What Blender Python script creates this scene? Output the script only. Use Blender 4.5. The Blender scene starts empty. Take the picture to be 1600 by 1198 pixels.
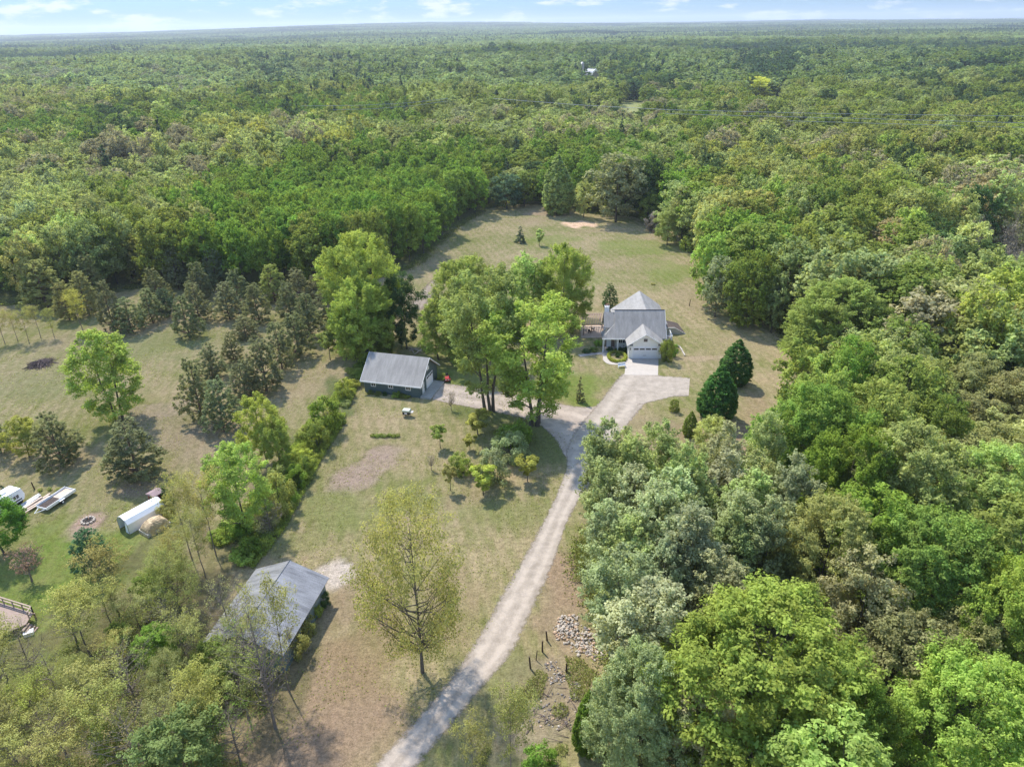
import bpy, math, random
import numpy as np
from mathutils import Matrix, Vector

S = bpy.context.scene
R_ = math.radians
# ------------------------------------------------------------------ camera
F, CH, PITCH, ROLL = 1110.0, 58.0, R_(26.77), R_(0.97)
cd = bpy.data.cameras.new('camera'); cam = bpy.data.objects.new('camera', cd)
S.collection.objects.link(cam); S.camera = cam
cd.sensor_fit = 'HORIZONTAL'; cd.sensor_width = 36.0; cd.lens = 36.0 * F / 1600.0
cd.clip_start = 0.5; cd.clip_end = 60000
cam.matrix_world = Matrix.Translation((0, 0, CH)) @ Matrix.Rotation(math.pi / 2 - PITCH, 4, 'X') @ Matrix.Rotation(-ROLL, 4, 'Z')

# ------------------------------------------------------------------ light
SUN_AZ, SUN_EL = R_(-33), R_(56)          # azimuth from +Y towards +X
sl = bpy.data.lights.new('sun', 'SUN'); so = bpy.data.objects.new('sun', sl); S.collection.objects.link(so)
sl.energy = 2.9; sl.angle = R_(1.8); sl.color = (1.0, 0.95, 0.87)
sd = Vector((math.sin(SUN_AZ) * math.cos(SUN_EL), math.cos(SUN_AZ) * math.cos(SUN_EL), math.sin(SUN_EL)))
so.rotation_euler = sd.to_track_quat('Z', 'Y').to_euler(); so.location = (0, 0, 120)
W = bpy.data.worlds.new('World'); S.world = W; W.use_nodes = True
wn, wl = W.node_tree.nodes, W.node_tree.links; wn.clear()
wo = wn.new('ShaderNodeOutputWorld'); wb = wn.new('ShaderNodeBackground'); sk = wn.new('ShaderNodeTexSky')
sk.sky_type = 'NISHITA'; sk.sun_disc = False; sk.sun_elevation = SUN_EL; sk.sun_rotation = SUN_AZ
sk.altitude = 300; sk.air_density = 1.0; sk.dust_density = 0.3; sk.ozone_density = 2.5
wb.inputs['Strength'].default_value = 0.15
tc = wn.new('ShaderNodeTexCoord'); mp = wn.new('ShaderNodeMapping'); mp.inputs['Scale'].default_value = (6, 6, 26)
nz = wn.new('ShaderNodeTexNoise'); nz.inputs['Scale'].default_value = 2.6; nz.inputs['Detail'].default_value = 7; nz.inputs['Roughness'].default_value = 0.62
mr = wn.new('ShaderNodeMapRange'); mr.inputs[1].default_value = 0.53; mr.inputs[2].default_value = 0.63; mr.inputs[4].default_value = 0.85
mx = wn.new('ShaderNodeMix'); mx.data_type = 'RGBA'; mx.inputs[7].default_value = (2.7, 2.85, 3.0, 1)
tn = wn.new('ShaderNodeMix'); tn.data_type = 'RGBA'; tn.blend_type = 'MULTIPLY'; tn.inputs[0].default_value = 1.0; cz = wn.new('ShaderNodeSeparateXYZ'); hz = wn.new('ShaderNodeValToRGB'); hz.color_ramp.elements[0].color = (0.09, 0.18, 0.335, 1); hz.color_ramp.elements[1].color = (1, 1, 1.02, 1); hz.color_ramp.elements[1].position = 0.45
wl.new(tc.outputs['Generated'], mp.inputs[0]); wl.new(tc.outputs['Generated'], cz.inputs[0]); wl.new(cz.outputs[2], hz.inputs[0]); wl.new(hz.outputs[0], tn.inputs[7]); wl.new(mp.outputs[0], nz.inputs['Vector']); wl.new(nz.outputs[0], mr.inputs[0])
wl.new(mr.outputs[0], mx.inputs[0]); wl.new(sk.outputs[0], tn.inputs[6]); wl.new(tn.outputs[2], mx.inputs[6]); wl.new(mx.outputs[2], wb.inputs[0]); wl.new(wb.outputs[0], wo.inputs[0])
S.view_settings.view_transform = 'Standard'; S.view_settings.look = 'None'; S.view_settings.gamma = 1.0
S.view_settings.exposure = 1.3
S.render.engine = 'CYCLES'
S.cycles.max_bounces = 6; S.cycles.diffuse_bounces = 4; S.cycles.glossy_bounces = 2; S.cycles.transmission_bounces = 3
S.cycles.transparent_max_bounces = 8; S.cycles.volume_bounces = 0; S.cycles.use_denoising = True
S.cycles.use_fast_gi = False

# ------------------------------------------------------------------ pixel <-> world (photo pixels, 1600 wide)
_cr, _sr, _cp, _sp = math.cos(ROLL), math.sin(ROLL), math.cos(PITCH), math.sin(PITCH)
def at(px, py, z=0.0):
    x = (px - 800) / F; y = -(py - 599) / F
    x, y = x * _cr + y * _sr, -x * _sr + y * _cr
    t = (z - CH) / (-_sp + y * _cp)
    return (x * t, (_cp + y * _sp) * t)
def topx(X, Y, Z):
    dz = Z - CH; zc = Y * _cp - dz * _sp; yc = Y * _sp + dz * _cp
    x, y = X / zc, yc / zc
    return (800 + (x * _cr - y * _sr) * F, 599 - (x * _sr + y * _cr) * F)
def depth(X, Y, Z=0): return Y * _cp - (Z - CH) * _sp
def height_for(X, Y, topy):
    lo, hi = 0.0, 50.0
    for _ in range(30):
        m = (lo + hi) / 2
        if topx(X, Y, m)[1] > topy: lo = m
        else: hi = m
    return lo
rng = np.random.default_rng(7); random.seed(7)

# ------------------------------------------------------------------ materials
def nodes(name):
    m = bpy.data.materials.new(name); m.use_nodes = True
    n, l = m.node_tree.nodes, m.node_tree.links
    n.clear(); out = n.new('ShaderNodeOutputMaterial'); return m, n, l, out
def mat(name, col, rough=0.8, var=0.18, scale=2.0, metal=0.0, bump=0.0, col2=None, stretch=(1, 1, 1), spec=0.3):
    """plain painted / wooden / metal surface with uneven weathering"""
    m, n, l, out = nodes(name)
    b = n.new('ShaderNodeBsdfPrincipled'); b.inputs['Roughness'].default_value = rough; b.inputs['Metallic'].default_value = metal
    b.inputs['Specular IOR Level'].default_value = spec
    t = n.new('ShaderNodeTexCoord'); mpp = n.new('ShaderNodeMapping'); mpp.inputs['Scale'].default_value = stretch
    z = n.new('ShaderNodeTexNoise'); z.inputs['Scale'].default_value = scale; z.inputs['Detail'].default_value = 6; z.inputs['Roughness'].default_value = 0.65
    r = n.new('ShaderNodeMapRange'); r.inputs[1].default_value = 0.3; r.inputs[2].default_value = 0.7
    x = n.new('ShaderNodeMix'); x.data_type = 'RGBA'
    c2 = col2 or tuple(c * (1 - 2 * var) for c in col)
    x.inputs[6].default_value = (*c2, 1); x.inputs[7].default_value = (*tuple(min(1, c * (1 + var * (0 if col2 else .5))) for c in col), 1)
    l.new(t.outputs['Object'], mpp.inputs[0]); l.new(mpp.outputs[0], z.inputs['Vector']); l.new(z.outputs[0], r.inputs[0]); l.new(r.outputs[0], x.inputs[0])
    l.new(x.outputs[2], b.inputs['Base Color']); l.new(b.outputs[0], out.inputs[0])
    if bump:
        bp = n.new('ShaderNodeBump'); bp.inputs['Strength'].default_value = bump; l.new(z.outputs[0], bp.inputs['Height']); l.new(bp.outputs[0], b.inputs['Normal'])
    return m
def foliage(name, fixed=None, attr=None, trans=0.45, warm=0.35):
    """leaf material; colour comes from the object colour, a fixed value or a per-face colour attribute"""
    m, n, l, out = nodes(name)
    oi = n.new('ShaderNodeObjectInfo')
    if fixed:
        src = n.new('ShaderNodeRGB'); src.outputs[0].default_value = (*fixed, 1); base = src.outputs[0]
    elif attr:
        src = n.new('ShaderNodeAttribute'); src.attribute_name = attr; base = src.outputs['Color']
    else: base = oi.outputs['Color']
    av = n.new('ShaderNodeAttribute'); av.attribute_name = 'var'
    geo = n.new('ShaderNodeNewGeometry')
    z = n.new('ShaderNodeTexNoise'); z.inputs['Scale'].default_value = 0.33; z.inputs['Detail'].default_value = 3; l.new(geo.outputs['Position'], z.inputs['Vector'])
    h = n.new('ShaderNodeHueSaturation')
    # hue: object random + noise + leaf
    a1 = n.new('ShaderNodeMath'); a1.operation = 'MULTIPLY_ADD'; a1.inputs[1].default_value = 0.024; a1.inputs[2].default_value = 0.479; l.new(oi.outputs['Random'], a1.inputs[0])
    a2 = n.new('ShaderNodeMath'); a2.operation = 'MULTIPLY_ADD'; a2.inputs[1].default_value = -0.05 * warm / .35; l.new(z.outputs[0], a2.inputs[0])
    a2b = n.new('ShaderNodeMath'); a2b.operation = 'ADD'; a2b.inputs[1].default_value = 0.025 * warm / .35
    l.new(a1.outputs[0], a2b.inputs[0]); l.new(a2b.outputs[0], a2.inputs[2]); l.new(a2.outputs[0], h.inputs['Hue'])
    # value: leaf attr * random * noise
    v1 = n.new('ShaderNodeMapRange'); v1.inputs[3].default_value = 0.45; v1.inputs[4].default_value = 1.6; l.new(av.outputs['Fac'], v1.inputs[0])
    v2 = n.new('ShaderNodeMath'); v2.operation = 'MULTIPLY_ADD'; v2.inputs[1].default_value = 0.24; v2.inputs[2].default_value = 0.90
    pr = n.new('ShaderNodeMath'); pr.operation = 'MULTIPLY'; pr.inputs[1].default_value = 7.31; l.new(oi.outputs['Random'], pr.inputs[0])
    fr = n.new('ShaderNodeMath'); fr.operation = 'FRACT'; l.new(pr.outputs[0], fr.inputs[0]); l.new(fr.outputs[0], v2.inputs[0])
    v3 = n.new('ShaderNodeMath'); v3.operation = 'MULTIPLY'; l.new(v1.outputs[0], v3.inputs[0]); l.new(v2.outputs[0], v3.inputs[1]); l.new(v3.outputs[0], h.inputs['Value'])
    h.inputs['Saturation'].default_value = 1.0; l.new(base, h.inputs['Color'])
    d = n.new('ShaderNodeBsdfDiffuse'); tr = n.new('ShaderNodeBsdfTranslucent'); ms = n.new('ShaderNodeMixShader'); ms.inputs[0].default_value = trans
    ty = n.new('ShaderNodeMix'); ty.data_type = 'RGBA'; ty.blend_type = 'MULTIPLY'; ty.inputs[0].default_value = 1; ty.inputs[7].default_value = (1.3, 1.25, 0.8, 1)
    l.new(h.outputs[0], d.inputs[0]); l.new(h.outputs[0], ty.inputs[6]); l.new(ty.outputs[2], tr.inputs[0])
    l.new(d.outputs[0], ms.inputs[1]); l.new(tr.outputs[0], ms.inputs[2]); l.new(ms.outputs[0], out.inputs[0])
    return m
M = dict(
    leaf=foliage('leaves'), bark=mat('bark', (0.17, 0.145, 0.115), 0.95, 0.3, 3.0, stretch=(3, 3, 0.5)),
    bark_pale=mat('pale_bark', (0.36, 0.34, 0.29), 0.9, 0.25, 3.0, stretch=(2, 2, 0.6)),
    bark_pine=mat('pine_bark', (0.20, 0.14, 0.105), 0.95, 0.3, 3.0, stretch=(3, 3, 0.5)),
    twig=mat('twig', (0.23, 0.195, 0.16), 0.95, 0.2, 2.0),
    white=mat('white_siding', (0.82, 0.81, 0.78), 0.55, 0.03, 3.0), trim=mat('white_trim', (0.82, 0.83, 0.84), 0.5, 0.02, 2.0),
    teal=mat('teal_siding', (0.095, 0.135, 0.135), 0.7, 0.1, 2.0), glass=mat('window_glass', (0.03, 0.035, 0.045), 0.1, 0.1, 1.0, spec=0.6),
    concrete=mat('concrete', (0.42, 0.38, 0.335), 0.9, 0.07, 1.2), block=mat('concrete_wall', (0.42, 0.41, 0.37), 0.9, 0.12, 1.5),
    stone=mat('stone', (0.44, 0.385, 0.32), 0.9, 0.2, 6.0), stone_b=mat('warm_stone', (0.46, 0.32, 0.21), 0.9, 0.2, 6.0), stone_g=mat('dark_stone', (0.20, 0.18, 0.165), 0.9, 0.2, 6.0),
    brick=mat('brick_veneer', (0.30, 0.22, 0.18), 0.9, 0.25, 9.0), dark=mat('dark_rubber', (0.02, 0.02, 0.022), 0.6, 0.1, 3.0),
    red=mat('red_paint', (0.36, 0.03, 0.04), 0.35, 0.08, 3.0), darkred=mat('red_shed_paint', (0.17, 0.035, 0.03), 0.8, 0.2, 3.0),
    wood=mat('weathered_wood', (0.40, 0.31, 0.24), 0.9, 0.2, 1.6, stretch=(1, 9, 9)), deckw=mat('deck_wood', (0.32, 0.24, 0.195), 0.85, 0.15, 1.5, stretch=(1, 8, 8)),
    post=mat('fence_post_wood', (0.10, 0.07, 0.05), 0.95, 0.2, 3.0), plank=mat('lumber', (0.58, 0.47, 0.38), 0.85, 0.2, 1.2, stretch=(1, 6, 6)),
    plank_g=mat('grey_lumber', (0.62, 0.61, 0.60), 0.8, 0.15, 1.2, stretch=(1, 6, 6)), brush=mat('dead_branches', (0.16, 0.12, 0.11), 0.95, 0.3, 2.0),
    tarp=mat('tan_tarp', (0.60, 0.47, 0.27), 0.6, 0.2, 2.2, col2=(0.30, 0.21, 0.13)), metal=mat('grey_metal', (0.36, 0.36, 0.37), 0.45, 0.1, 2.0, metal=0.5),
    shelter=mat('white_fabric', (0.82, 0.85, 0.88), 0.6, 0.03, 1.0), mulch=mat('dark_mulch', (0.09, 0.07, 0.06), 0.95, 0.3, 4.0), ash=mat('ash', (0.10, 0.09, 0.085), 1.0, 0.3, 6.0),
    pergola=mat('pergola_wood', (0.29, 0.21, 0.17), 0.9, 0.2, 2.0), patio=mat('patio_stone', (0.48, 0.37, 0.28), 0.9, 0.1, 2.0), silo=mat('silo_concrete', (0.42, 0.38, 0.36), 0.9, 0.1, 0.6),
    cable=mat('cable', (0.35, 0.36, 0.37), 0.4, 0.05, 1.0, metal=0.3),
)
def shingles(name, col, amp, ridged=0, axis=0):
    """roof covering: courses, streaks running down the slope"""
    m, n, l, out = nodes(name)
    b = n.new('ShaderNodeBsdfPrincipled'); b.inputs['Roughness'].default_value = 0.75 if not ridged else 0.42; b.inputs['Metallic'].default_value = 0.0 if not ridged else 0.35
    t = n.new('ShaderNodeTexCoord'); a = n.new('ShaderNodeMapping'); a.inputs['Scale'].default_value = ((1.3, .3, .3) if axis == 0 else (.3, 1.3, .3))
    z = n.new('ShaderNodeTexNoise'); z.inputs['Scale'].default_value = 1.0; z.inputs['Detail'].default_value = 5; z.inputs['Roughness'].default_value = 0.7
    z2 = n.new('ShaderNodeTexNoise'); z2.inputs['Scale'].default_value = 9; z2.inputs['Detail'].default_value = 4
    ad = n.new('ShaderNodeMath'); ad.operation = 'MULTIPLY_ADD'; ad.inputs[1].default_value = 0.35; l.new(z2.outputs[0], ad.inputs[0]); l.new(z.outputs[0], ad.inputs[2])
    r = n.new('ShaderNodeMapRange'); r.inputs[1].default_value = 0.5; r.inputs[2].default_value = 0.85; r.inputs[3].default_value = 1 - amp; r.inputs[4].default_value = 1 + amp * .6
    x = n.new('ShaderNodeMix'); x.data_type = 'RGBA'; x.blend_type = 'MULTIPLY'; x.inputs[0].default_value = 1; x.inputs[6].default_value = (*col, 1)
    l.new(t.outputs['Object'], a.inputs[0]); l.new(a.outputs[0], z.inputs['Vector']); l.new(t.outputs['Object'], z2.inputs['Vector']); l.new(ad.outputs[0], r.inputs[0])
    l.new(r.outputs[0], x.inputs[7]); l.new(x.outputs[2], b.inputs['Base Color']); l.new(b.outputs[0], out.inputs[0])
    w = n.new('ShaderNodeTexWave'); w.bands_direction = ('X' if axis == 0 else 'Y') if ridged else 'Z'; w.inputs['Scale'].default_value = 1.1 if ridged else 1.6
    w.wave_profile = 'SIN' if ridged else 'SAW'; bp = n.new('ShaderNodeBump'); bp.inputs['Strength'].default_value = 0.22 if ridged else 0.12; bp.inputs['Distance'].default_value = 0.05
    l.new(t.outputs['Object'], w.inputs['Vector']); l.new(w.outputs['Fac'], bp.inputs['Height']); l.new(bp.outputs[0], b.inputs['Normal'])
    return m
M['roof'] = shingles('grey_shingles', (0.27, 0.26, 0.245), 0.26)
M['steel'] = shingles('galvanised_roof', (0.25, 0.247, 0.245), 0.42, 1, 1)

# ------------------------------------------------------------------ object helpers
def link(o, parent=None):
    S.collection.objects.link(o)
    if parent: o.parent = parent
    return o
def tag(o, label=None, cat=None, group=None, kind=None):
    if label: o['label'] = label
    if cat: o['category'] = cat
    if group: o['group'] = group
    if kind: o['kind'] = kind
    return o
def empty(name, x, y, z=0, rz=0, label=None, cat=None, group=None):
    o = bpy.data.objects.new(name, None); o.location = (x, y, z); o.rotation_euler = (0, 0, rz); o.empty_display_size = 0.5
    link(o); return tag(o, label, cat, group)
def mesh_np(name, V, faces_flat, sizes, mats, attrs=None, midx=None, smooth=False):
    """fast mesh from numpy arrays"""
    me = bpy.data.meshes.new(name); V = np.asarray(V, np.float32); nf = len(sizes)
    me.vertices.add(len(V)); me.vertices.foreach_set('co', V.ravel())
    me.loops.add(len(faces_flat)); me.loops.foreach_set('vertex_index', np.asarray(faces_flat, np.int32))
    st = np.zeros(nf, np.int32); st[1:] = np.cumsum(sizes)[:-1]
    me.polygons.add(nf); me.polygons.foreach_set('loop_start', st); me.polygons.foreach_set('loop_total', np.asarray(sizes, np.int32))
    for m in mats: me.materials.append(m)
    if midx is not None: me.polygons.foreach_set('material_index', np.asarray(midx, np.int32))
    me.update(calc_edges=True)
    for k, (ty, arr) in (attrs or {}).items():
        a = me.attributes.new(k, ty, 'FACE')
        a.data.foreach_set('color' if 'COLOR' in ty else 'value', np.asarray(arr, np.float32).ravel())
    if smooth: me.polygons.foreach_set('use_smooth', np.ones(nf, bool))
    return me
class MB:
    """collects boxes, bars, tubes and polygons into one mesh"""
    def __init__(s): s.v = []; s.f = []
    def poly(s, pts, *faces):
        b = len(s.v); s.v += [tuple(p) for p in pts]; s.f += [tuple(b + i for i in f) for f in faces]; return s
    def box(s, x0, x1, y0, y1, z0, z1):
        p = [(x0, y0, z0), (x1, y0, z0), (x1, y1, z0), (x0, y1, z0), (x0, y0, z1), (x1, y0, z1), (x1, y1, z1), (x0, y1, z1)]
        return s.poly(p, (0, 3, 2, 1), (4, 5, 6, 7), (0, 1, 5, 4), (1, 2, 6, 5), (2, 3, 7, 6), (3, 0, 4, 7))
    def prism(s, ring, h):           # ring of points extruded by vector h
        n = len(ring); h = Vector(h); top = [tuple(Vector(p) + h) for p in ring]
        return s.poly(list(ring) + top, tuple(range(n))[::-1], tuple(range(n, 2 * n)), *[(i, (i + 1) % n, n + (i + 1) % n, n + i) for i in range(n)])
    def slab(s, ring, t):            # sheet thickened downwards
        return s.prism([(p[0], p[1], p[2] - t) for p in ring], (0, 0, t))
    def tube(s, pts, rad, k=6):
        pts = [Vector(p) for p in pts]; b = len(s.v)
        rad = rad if isinstance(rad, (list, tuple)) else [rad] * len(pts)
        for i, p in enumerate(pts):
            d = (pts[min(i + 1, len(pts) - 1)] - pts[max(i - 1, 0)]).normalized()
            a = d.cross(Vector((0, 0, 1)) if abs(d.z) < 0.9 else Vector((1, 0, 0))).normalized(); c = d.cross(a)
            for j in range(k):
                t = 2 * math.pi * j / k; s.v.append(tuple(p + (a * math.cos(t) + c * math.sin(t)) * rad[i]))
        for i in range(len(pts) - 1):
            for j in range(k):
                s.f.append((b + i * k + j, b + i * k + (j + 1) % k, b + (i + 1) * k + (j + 1) % k, b + (i + 1) * k + j))
        s.f.append(tuple(b + j for j in range(k))[::-1]); s.f.append(tuple(b + (len(pts) - 1) * k + j for j in range(k))); return s
    def cyl(s, x, y, z0, z1, r, k=14, r1=None): return s.tube([(x, y, z0), (x, y, z1)], [r, r if r1 is None else r1], k)
    def build(s, name, m, parent=None, bevel=0):
        me = bpy.data.meshes.new(name); me.from_pydata(s.v, [], s.f); me.materials.append(m if not isinstance(m, str) else M[m]); me.update()
        o = link(bpy.data.objects.new(name, me), parent)
        if bevel:
            md = o.modifiers.new('bevel', 'BEVEL'); md.width = bevel; md.segments = 2; md.limit_method = 'ANGLE'
        return o

# ------------------------------------------------------------------ ground
def vnoise(x, y, s, seed=0):
    x = np.asarray(x) / s; y = np.asarray(y) / s
    xi = np.floor(x).astype(np.int64); yi = np.floor(y).astype(np.int64); fx = x - xi; fy = y - yi
    fx = fx * fx * (3 - 2 * fx); fy = fy * fy * (3 - 2 * fy)
    def hsh(a, b):
        h = (a * 374761393 + b * 668265263 + seed * 974634777) & 0xFFFFFFFF
        h = ((h ^ (h >> 13)) * 1274126177) & 0xFFFFFFFF
        return ((h ^ (h >> 16)) & 0xFFFF) / 65535.0
    return (hsh(xi, yi) * (1 - fx) + hsh(xi + 1, yi) * fx) * (1 - fy) + (hsh(xi, yi + 1) * (1 - fx) + hsh(xi + 1, yi + 1) * fx) * fy
def hill(X, Y):
    r = np.hypot(X, Y); th = np.arctan2(X, Y)
    k = np.clip((r - 2600) / 6000, 0, 1)
    ridge = 62 * np.exp(-((th + 0.17) / 0.26) ** 2) + 26 * np.exp(-((th - 0.25) / 0.3) ** 2)
    h = k * k * (3 - 2 * k) * (ridge + 26 * (vnoise(X, Y, 2100, 3) - 0.45) + 14 * (vnoise(X, Y, 800, 4) - 0.5))
    q = np.clip((r - 420) / 700, 0, 1)
    return h + q * 9 * (vnoise(X, Y, 420, 9) - 0.45) + q * 3
def pip(X, Y, poly):
    X = np.asarray(X, float); Y = np.asarray(Y, float); inside = np.zeros(X.shape, bool); n = len(poly)
    for i in range(n):
        x0, y0 = poly[i]; x1, y1 = poly[(i + 1) % n]
        c = ((y0 > Y) != (y1 > Y)); t = (x1 - x0) * (Y - y0) / ((y1 - y0) if y1 != y0 else 1e-9) + x0
        inside ^= c & (X < t)
    return inside
def wpoly(pts): return [at(a, b) for a, b in pts]
EAST_EDGE = [(968, 1198), (952, 1110), (955, 1010), (925, 950), (905, 895), (918, 850), (965, 815), (1030, 800), (1090, 815), (1150, 812), (1205, 785), (1235, 740), (1248, 690), (1256, 630), (1258, 585), (1240, 555), (1215, 515), (1150, 480), (1105, 435), (1092, 398), (1040, 350), (985, 338)]
NORTH_EDGE = [(985, 338), (925, 334), (870, 322), (800, 318), (762, 327), (715, 356), (672, 392), (640, 420), (560, 445), (470, 452), (380, 448), (230, 448), (120, 470), (0, 478)]
EAST = wpoly(EAST_EDGE) + [(30, 262), (260, 262), (200, 100), (70, 20), (8, 20)]
NORTH = wpoly(NORTH_EDGE) + [(-230, 170), (-230, 262), (30, 262)]
LAWN_EXTRA = wpoly([(0, 500), (0, 760), (120, 700), (280, 540), (520, 470)])

xs = np.concatenate([-np.geomspace(16000, 140, 40), np.arange(-138, 150, 1.0), np.geomspace(151, 16000, 40)])
ys = np.concatenate([-np.geomspace(600, 12, 10), np.arange(10, 282, 1.0), np.geomspace(284, 17000, 90)])
GX, GY = np.meshgrid(xs, ys)
GZ = hill(GX, GY)
lawn = np.ones(GX.shape); 
wood = pip(GX, GY, EAST) | pip(GX, GY, NORTH) | (GY > 262) | (GX > 150) | (GX < -140)
col = np.zeros(GX.shape + (4,)); col[..., 3] = 0
PX, PY = topx(GX, np.maximum(GY, 8), 0 * GX)
def paint(px, py, rx, ry, c, a, rot=0, soft=0.35):
    """a patch of different ground colour, its outline roughened by noise"""
    cx, cy = at(px, py); dx, dy = GX - cx, GY - cy; r = R_(rot)
    u = (dx * math.cos(r) + dy * math.sin(r)) / rx; v = (-dx * math.sin(r) + dy * math.cos(r)) / ry
    d = np.sqrt(u * u + v * v) + (vnoise(GX, GY, 3.0, 5) - 0.5) * 0.6 + (vnoise(GX, GY, 9.0, 6) - .5) * .5
    w = np.clip((1 - d) / soft, 0, 1) * a
    for k in range(3): col[..., k] = (col[..., k] * col[..., 3] * (1 - w) + c[k] * w) / np.maximum(col[..., 3] * (1 - w) + w, 1e-6)
    col[..., 3] = col[..., 3] * (1 - w) + w
GREEN, TAN, PINK, BROWN, SAND, DKG, PALE = (0.18, 0.245, 0.045), (0.37, 0.285, 0.17), (0.41, 0.30, 0.235), (0.335, 0.235, 0.155), (0.85, 0.58, 0.39), (0.10, 0.15, 0.04), (0.46, 0.38, 0.29)
for a in [(60, 900, 12, 9, GREEN, .8), (20, 1000, 10, 9, GREEN, .8), (190, 880, 8, 9, GREEN, .65), (100, 850, 9, 6, GREEN, .6), (940, 640, 7, 4.5, GREEN, .85), (890, 600, 9, 7, GREEN, .85), (770, 640, 8, 5, (0.14,.17,.055), .7), (850, 690, 9, 7, (0.15,.18,.06), .75),
          (740, 590, 8, 5, GREEN, .7), (720, 560, 9, 7, GREEN, .6), (990, 385, 13, 10, GREEN, .6), (860, 375, 12, 9, GREEN, .55), (1040, 420, 7, 12, GREEN, .6), (920, 430, 6, 8, GREEN, .3), (960, 415, 14, 7, TAN, .4),
          (560, 735, 6, 3.2, PINK, .8, 35), (545, 750, 4.5, 3.5, PINK, .8, 0), (600, 705, 3.5, 2.0, PINK, .8, 20), (690, 790, 9, 2.2, TAN, .6, 20), (640, 790, 8, 3, (0.24,.25,.09), .7, 0), (520, 800, 7, 5, (0.235,.25,.085), .75), (800, 800, 6, 4, (0.25,.245,.095), .6), (460,850,5,3,(0.25,.25,.09),.6),
          (560, 940, 7, 7, BROWN, .6), (520, 1080, 7, 8, BROWN, .85, 10), (560, 1150, 6, 6, BROWN, .7), (590, 1010, 6, 7, (0.31, .22, .12), .7), (450, 1180, 6, 5, BROWN, .9), (700, 960, 5, 7, (0.33, .25, .14), .6), (870, 940, 3.0, 9, (0.34, .245, .165), .75, 0), (880, 900, 2.6, 5, (0.36, .25, .165), .7), (860, 1080, 5, 5, (0.30, .235, .165), .7), (840, 1130, 6, 4, (0.32, .26, .18), .7),
          (790, 1080, 3.5, 6, (0.22, .22, .09), .6), (1060, 690, 7, 6, (0.35, .25, .16), .75), (1150, 690, 5, 6, (0.36, .25, .165), .8), (1190, 640, 4, 8, (0.34, .245, .15), .6), (1010, 660, 6, 4, (0.30, .25, .14), .6), (1150, 540, 10, 9, (0.31, .26, .13), .5), (1090, 470, 6, 12, (0.36, .28, .17), .6), (1095, 560, 6, 1.6, (0.45, .33, .22), .6),
          (910, 350, 8.5, 5.5, SAND, 1., -14), (850, 333, 10, 3.5, (0.40, .29, .20), .7), (830, 345, 9, 5, TAN, .6), (950, 360, 12, 3, TAN, .6), (1010, 372, 10, 3, TAN, .5),
          (515, 900, 3.9, 3.1, (0.60, .51, .42), 1., 10, .2), (138, 819, 2.6, 3.0, (0.46, .32, .25), 1., 0, .3), (250, 670, 9, 7, (0.33, .26, .165), .6), (60, 600, 16, 6, (0.235, .24, .10), .5), (240, 540, 12, 8, (0.25, .255, .105), .5), (330, 540, 14, 6, (0.25, .25, .10), .4), (100, 540, 9, 5, TAN, .5), (240, 640, 8, 4, PINK, .5), (330, 690, 6, 9, (0.33, .25, .17), .5), (480, 600, 6, 7, TAN, .4), (40, 700, 14, 6, TAN, .5), (215, 765, 5, 3, (0.31, .22, .16), .7),
          (420, 830, 4.0, 6, DKG, .7, 25), (470, 715, 2.2, 9, DKG, .8, 20), (530, 620, 2.0, 9, DKG, .8, 22), (400, 760, 3, 6, (0.25, .2, .12), .5), (700, 420, 3, 14, (0.34, .265, .175), .5, 40), (650, 470, 3, 8, (0.40, .31, .22), .7, 20), (985, 545, 4, 4, (0.14, .2, .05), .7)]:
    paint(*a)
w = wood.astype(float)
fl = (0.12, 0.135, 0.05)
for k in range(3): col[..., k] = col[..., k] * (1 - w) + fl[k] * w
col[..., 3] = np.maximum(col[..., 3] * (1 - w), w * 0.92)
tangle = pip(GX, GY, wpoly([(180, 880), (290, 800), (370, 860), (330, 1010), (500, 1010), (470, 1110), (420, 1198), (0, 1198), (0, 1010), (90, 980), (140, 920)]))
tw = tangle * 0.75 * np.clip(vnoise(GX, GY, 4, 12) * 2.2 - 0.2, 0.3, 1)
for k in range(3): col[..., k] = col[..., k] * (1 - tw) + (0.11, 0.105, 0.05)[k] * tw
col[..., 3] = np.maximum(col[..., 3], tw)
CLEAR = [(985, 186, 34, 24), (1195, 177, 42, 23), (925, 135, 26, 13)]
for cx, cy, rx, ry in CLEAR:
    e = np.clip(3 - 2.2 * np.sqrt(((PX - cx) / rx) ** 2 + ((PY - cy) / ry) ** 2), 0, 1) * (GY > 300)
    for k in range(3): col[..., k] = col[..., k] * (1 - e) + (0.40, 0.44, 0.18)[k] * e
ny, nx = GX.shape; idx = np.arange(ny * nx).reshape(ny, nx)
q = np.stack([idx[:-1, :-1], idx[:-1, 1:], idx[1:, 1:], idx[1:, :-1]], -1).reshape(-1, 4)
gm = mesh_np('ground', np.stack([GX, GY, GZ], -1).reshape(-1, 3), q.ravel(), np.full(len(q), 4), [], smooth=True)
ca = gm.color_attributes.new('Patch', 'FLOAT_COLOR', 'POINT'); ca.data.foreach_set('color', col.astype(np.float32).reshape(-1))
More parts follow.
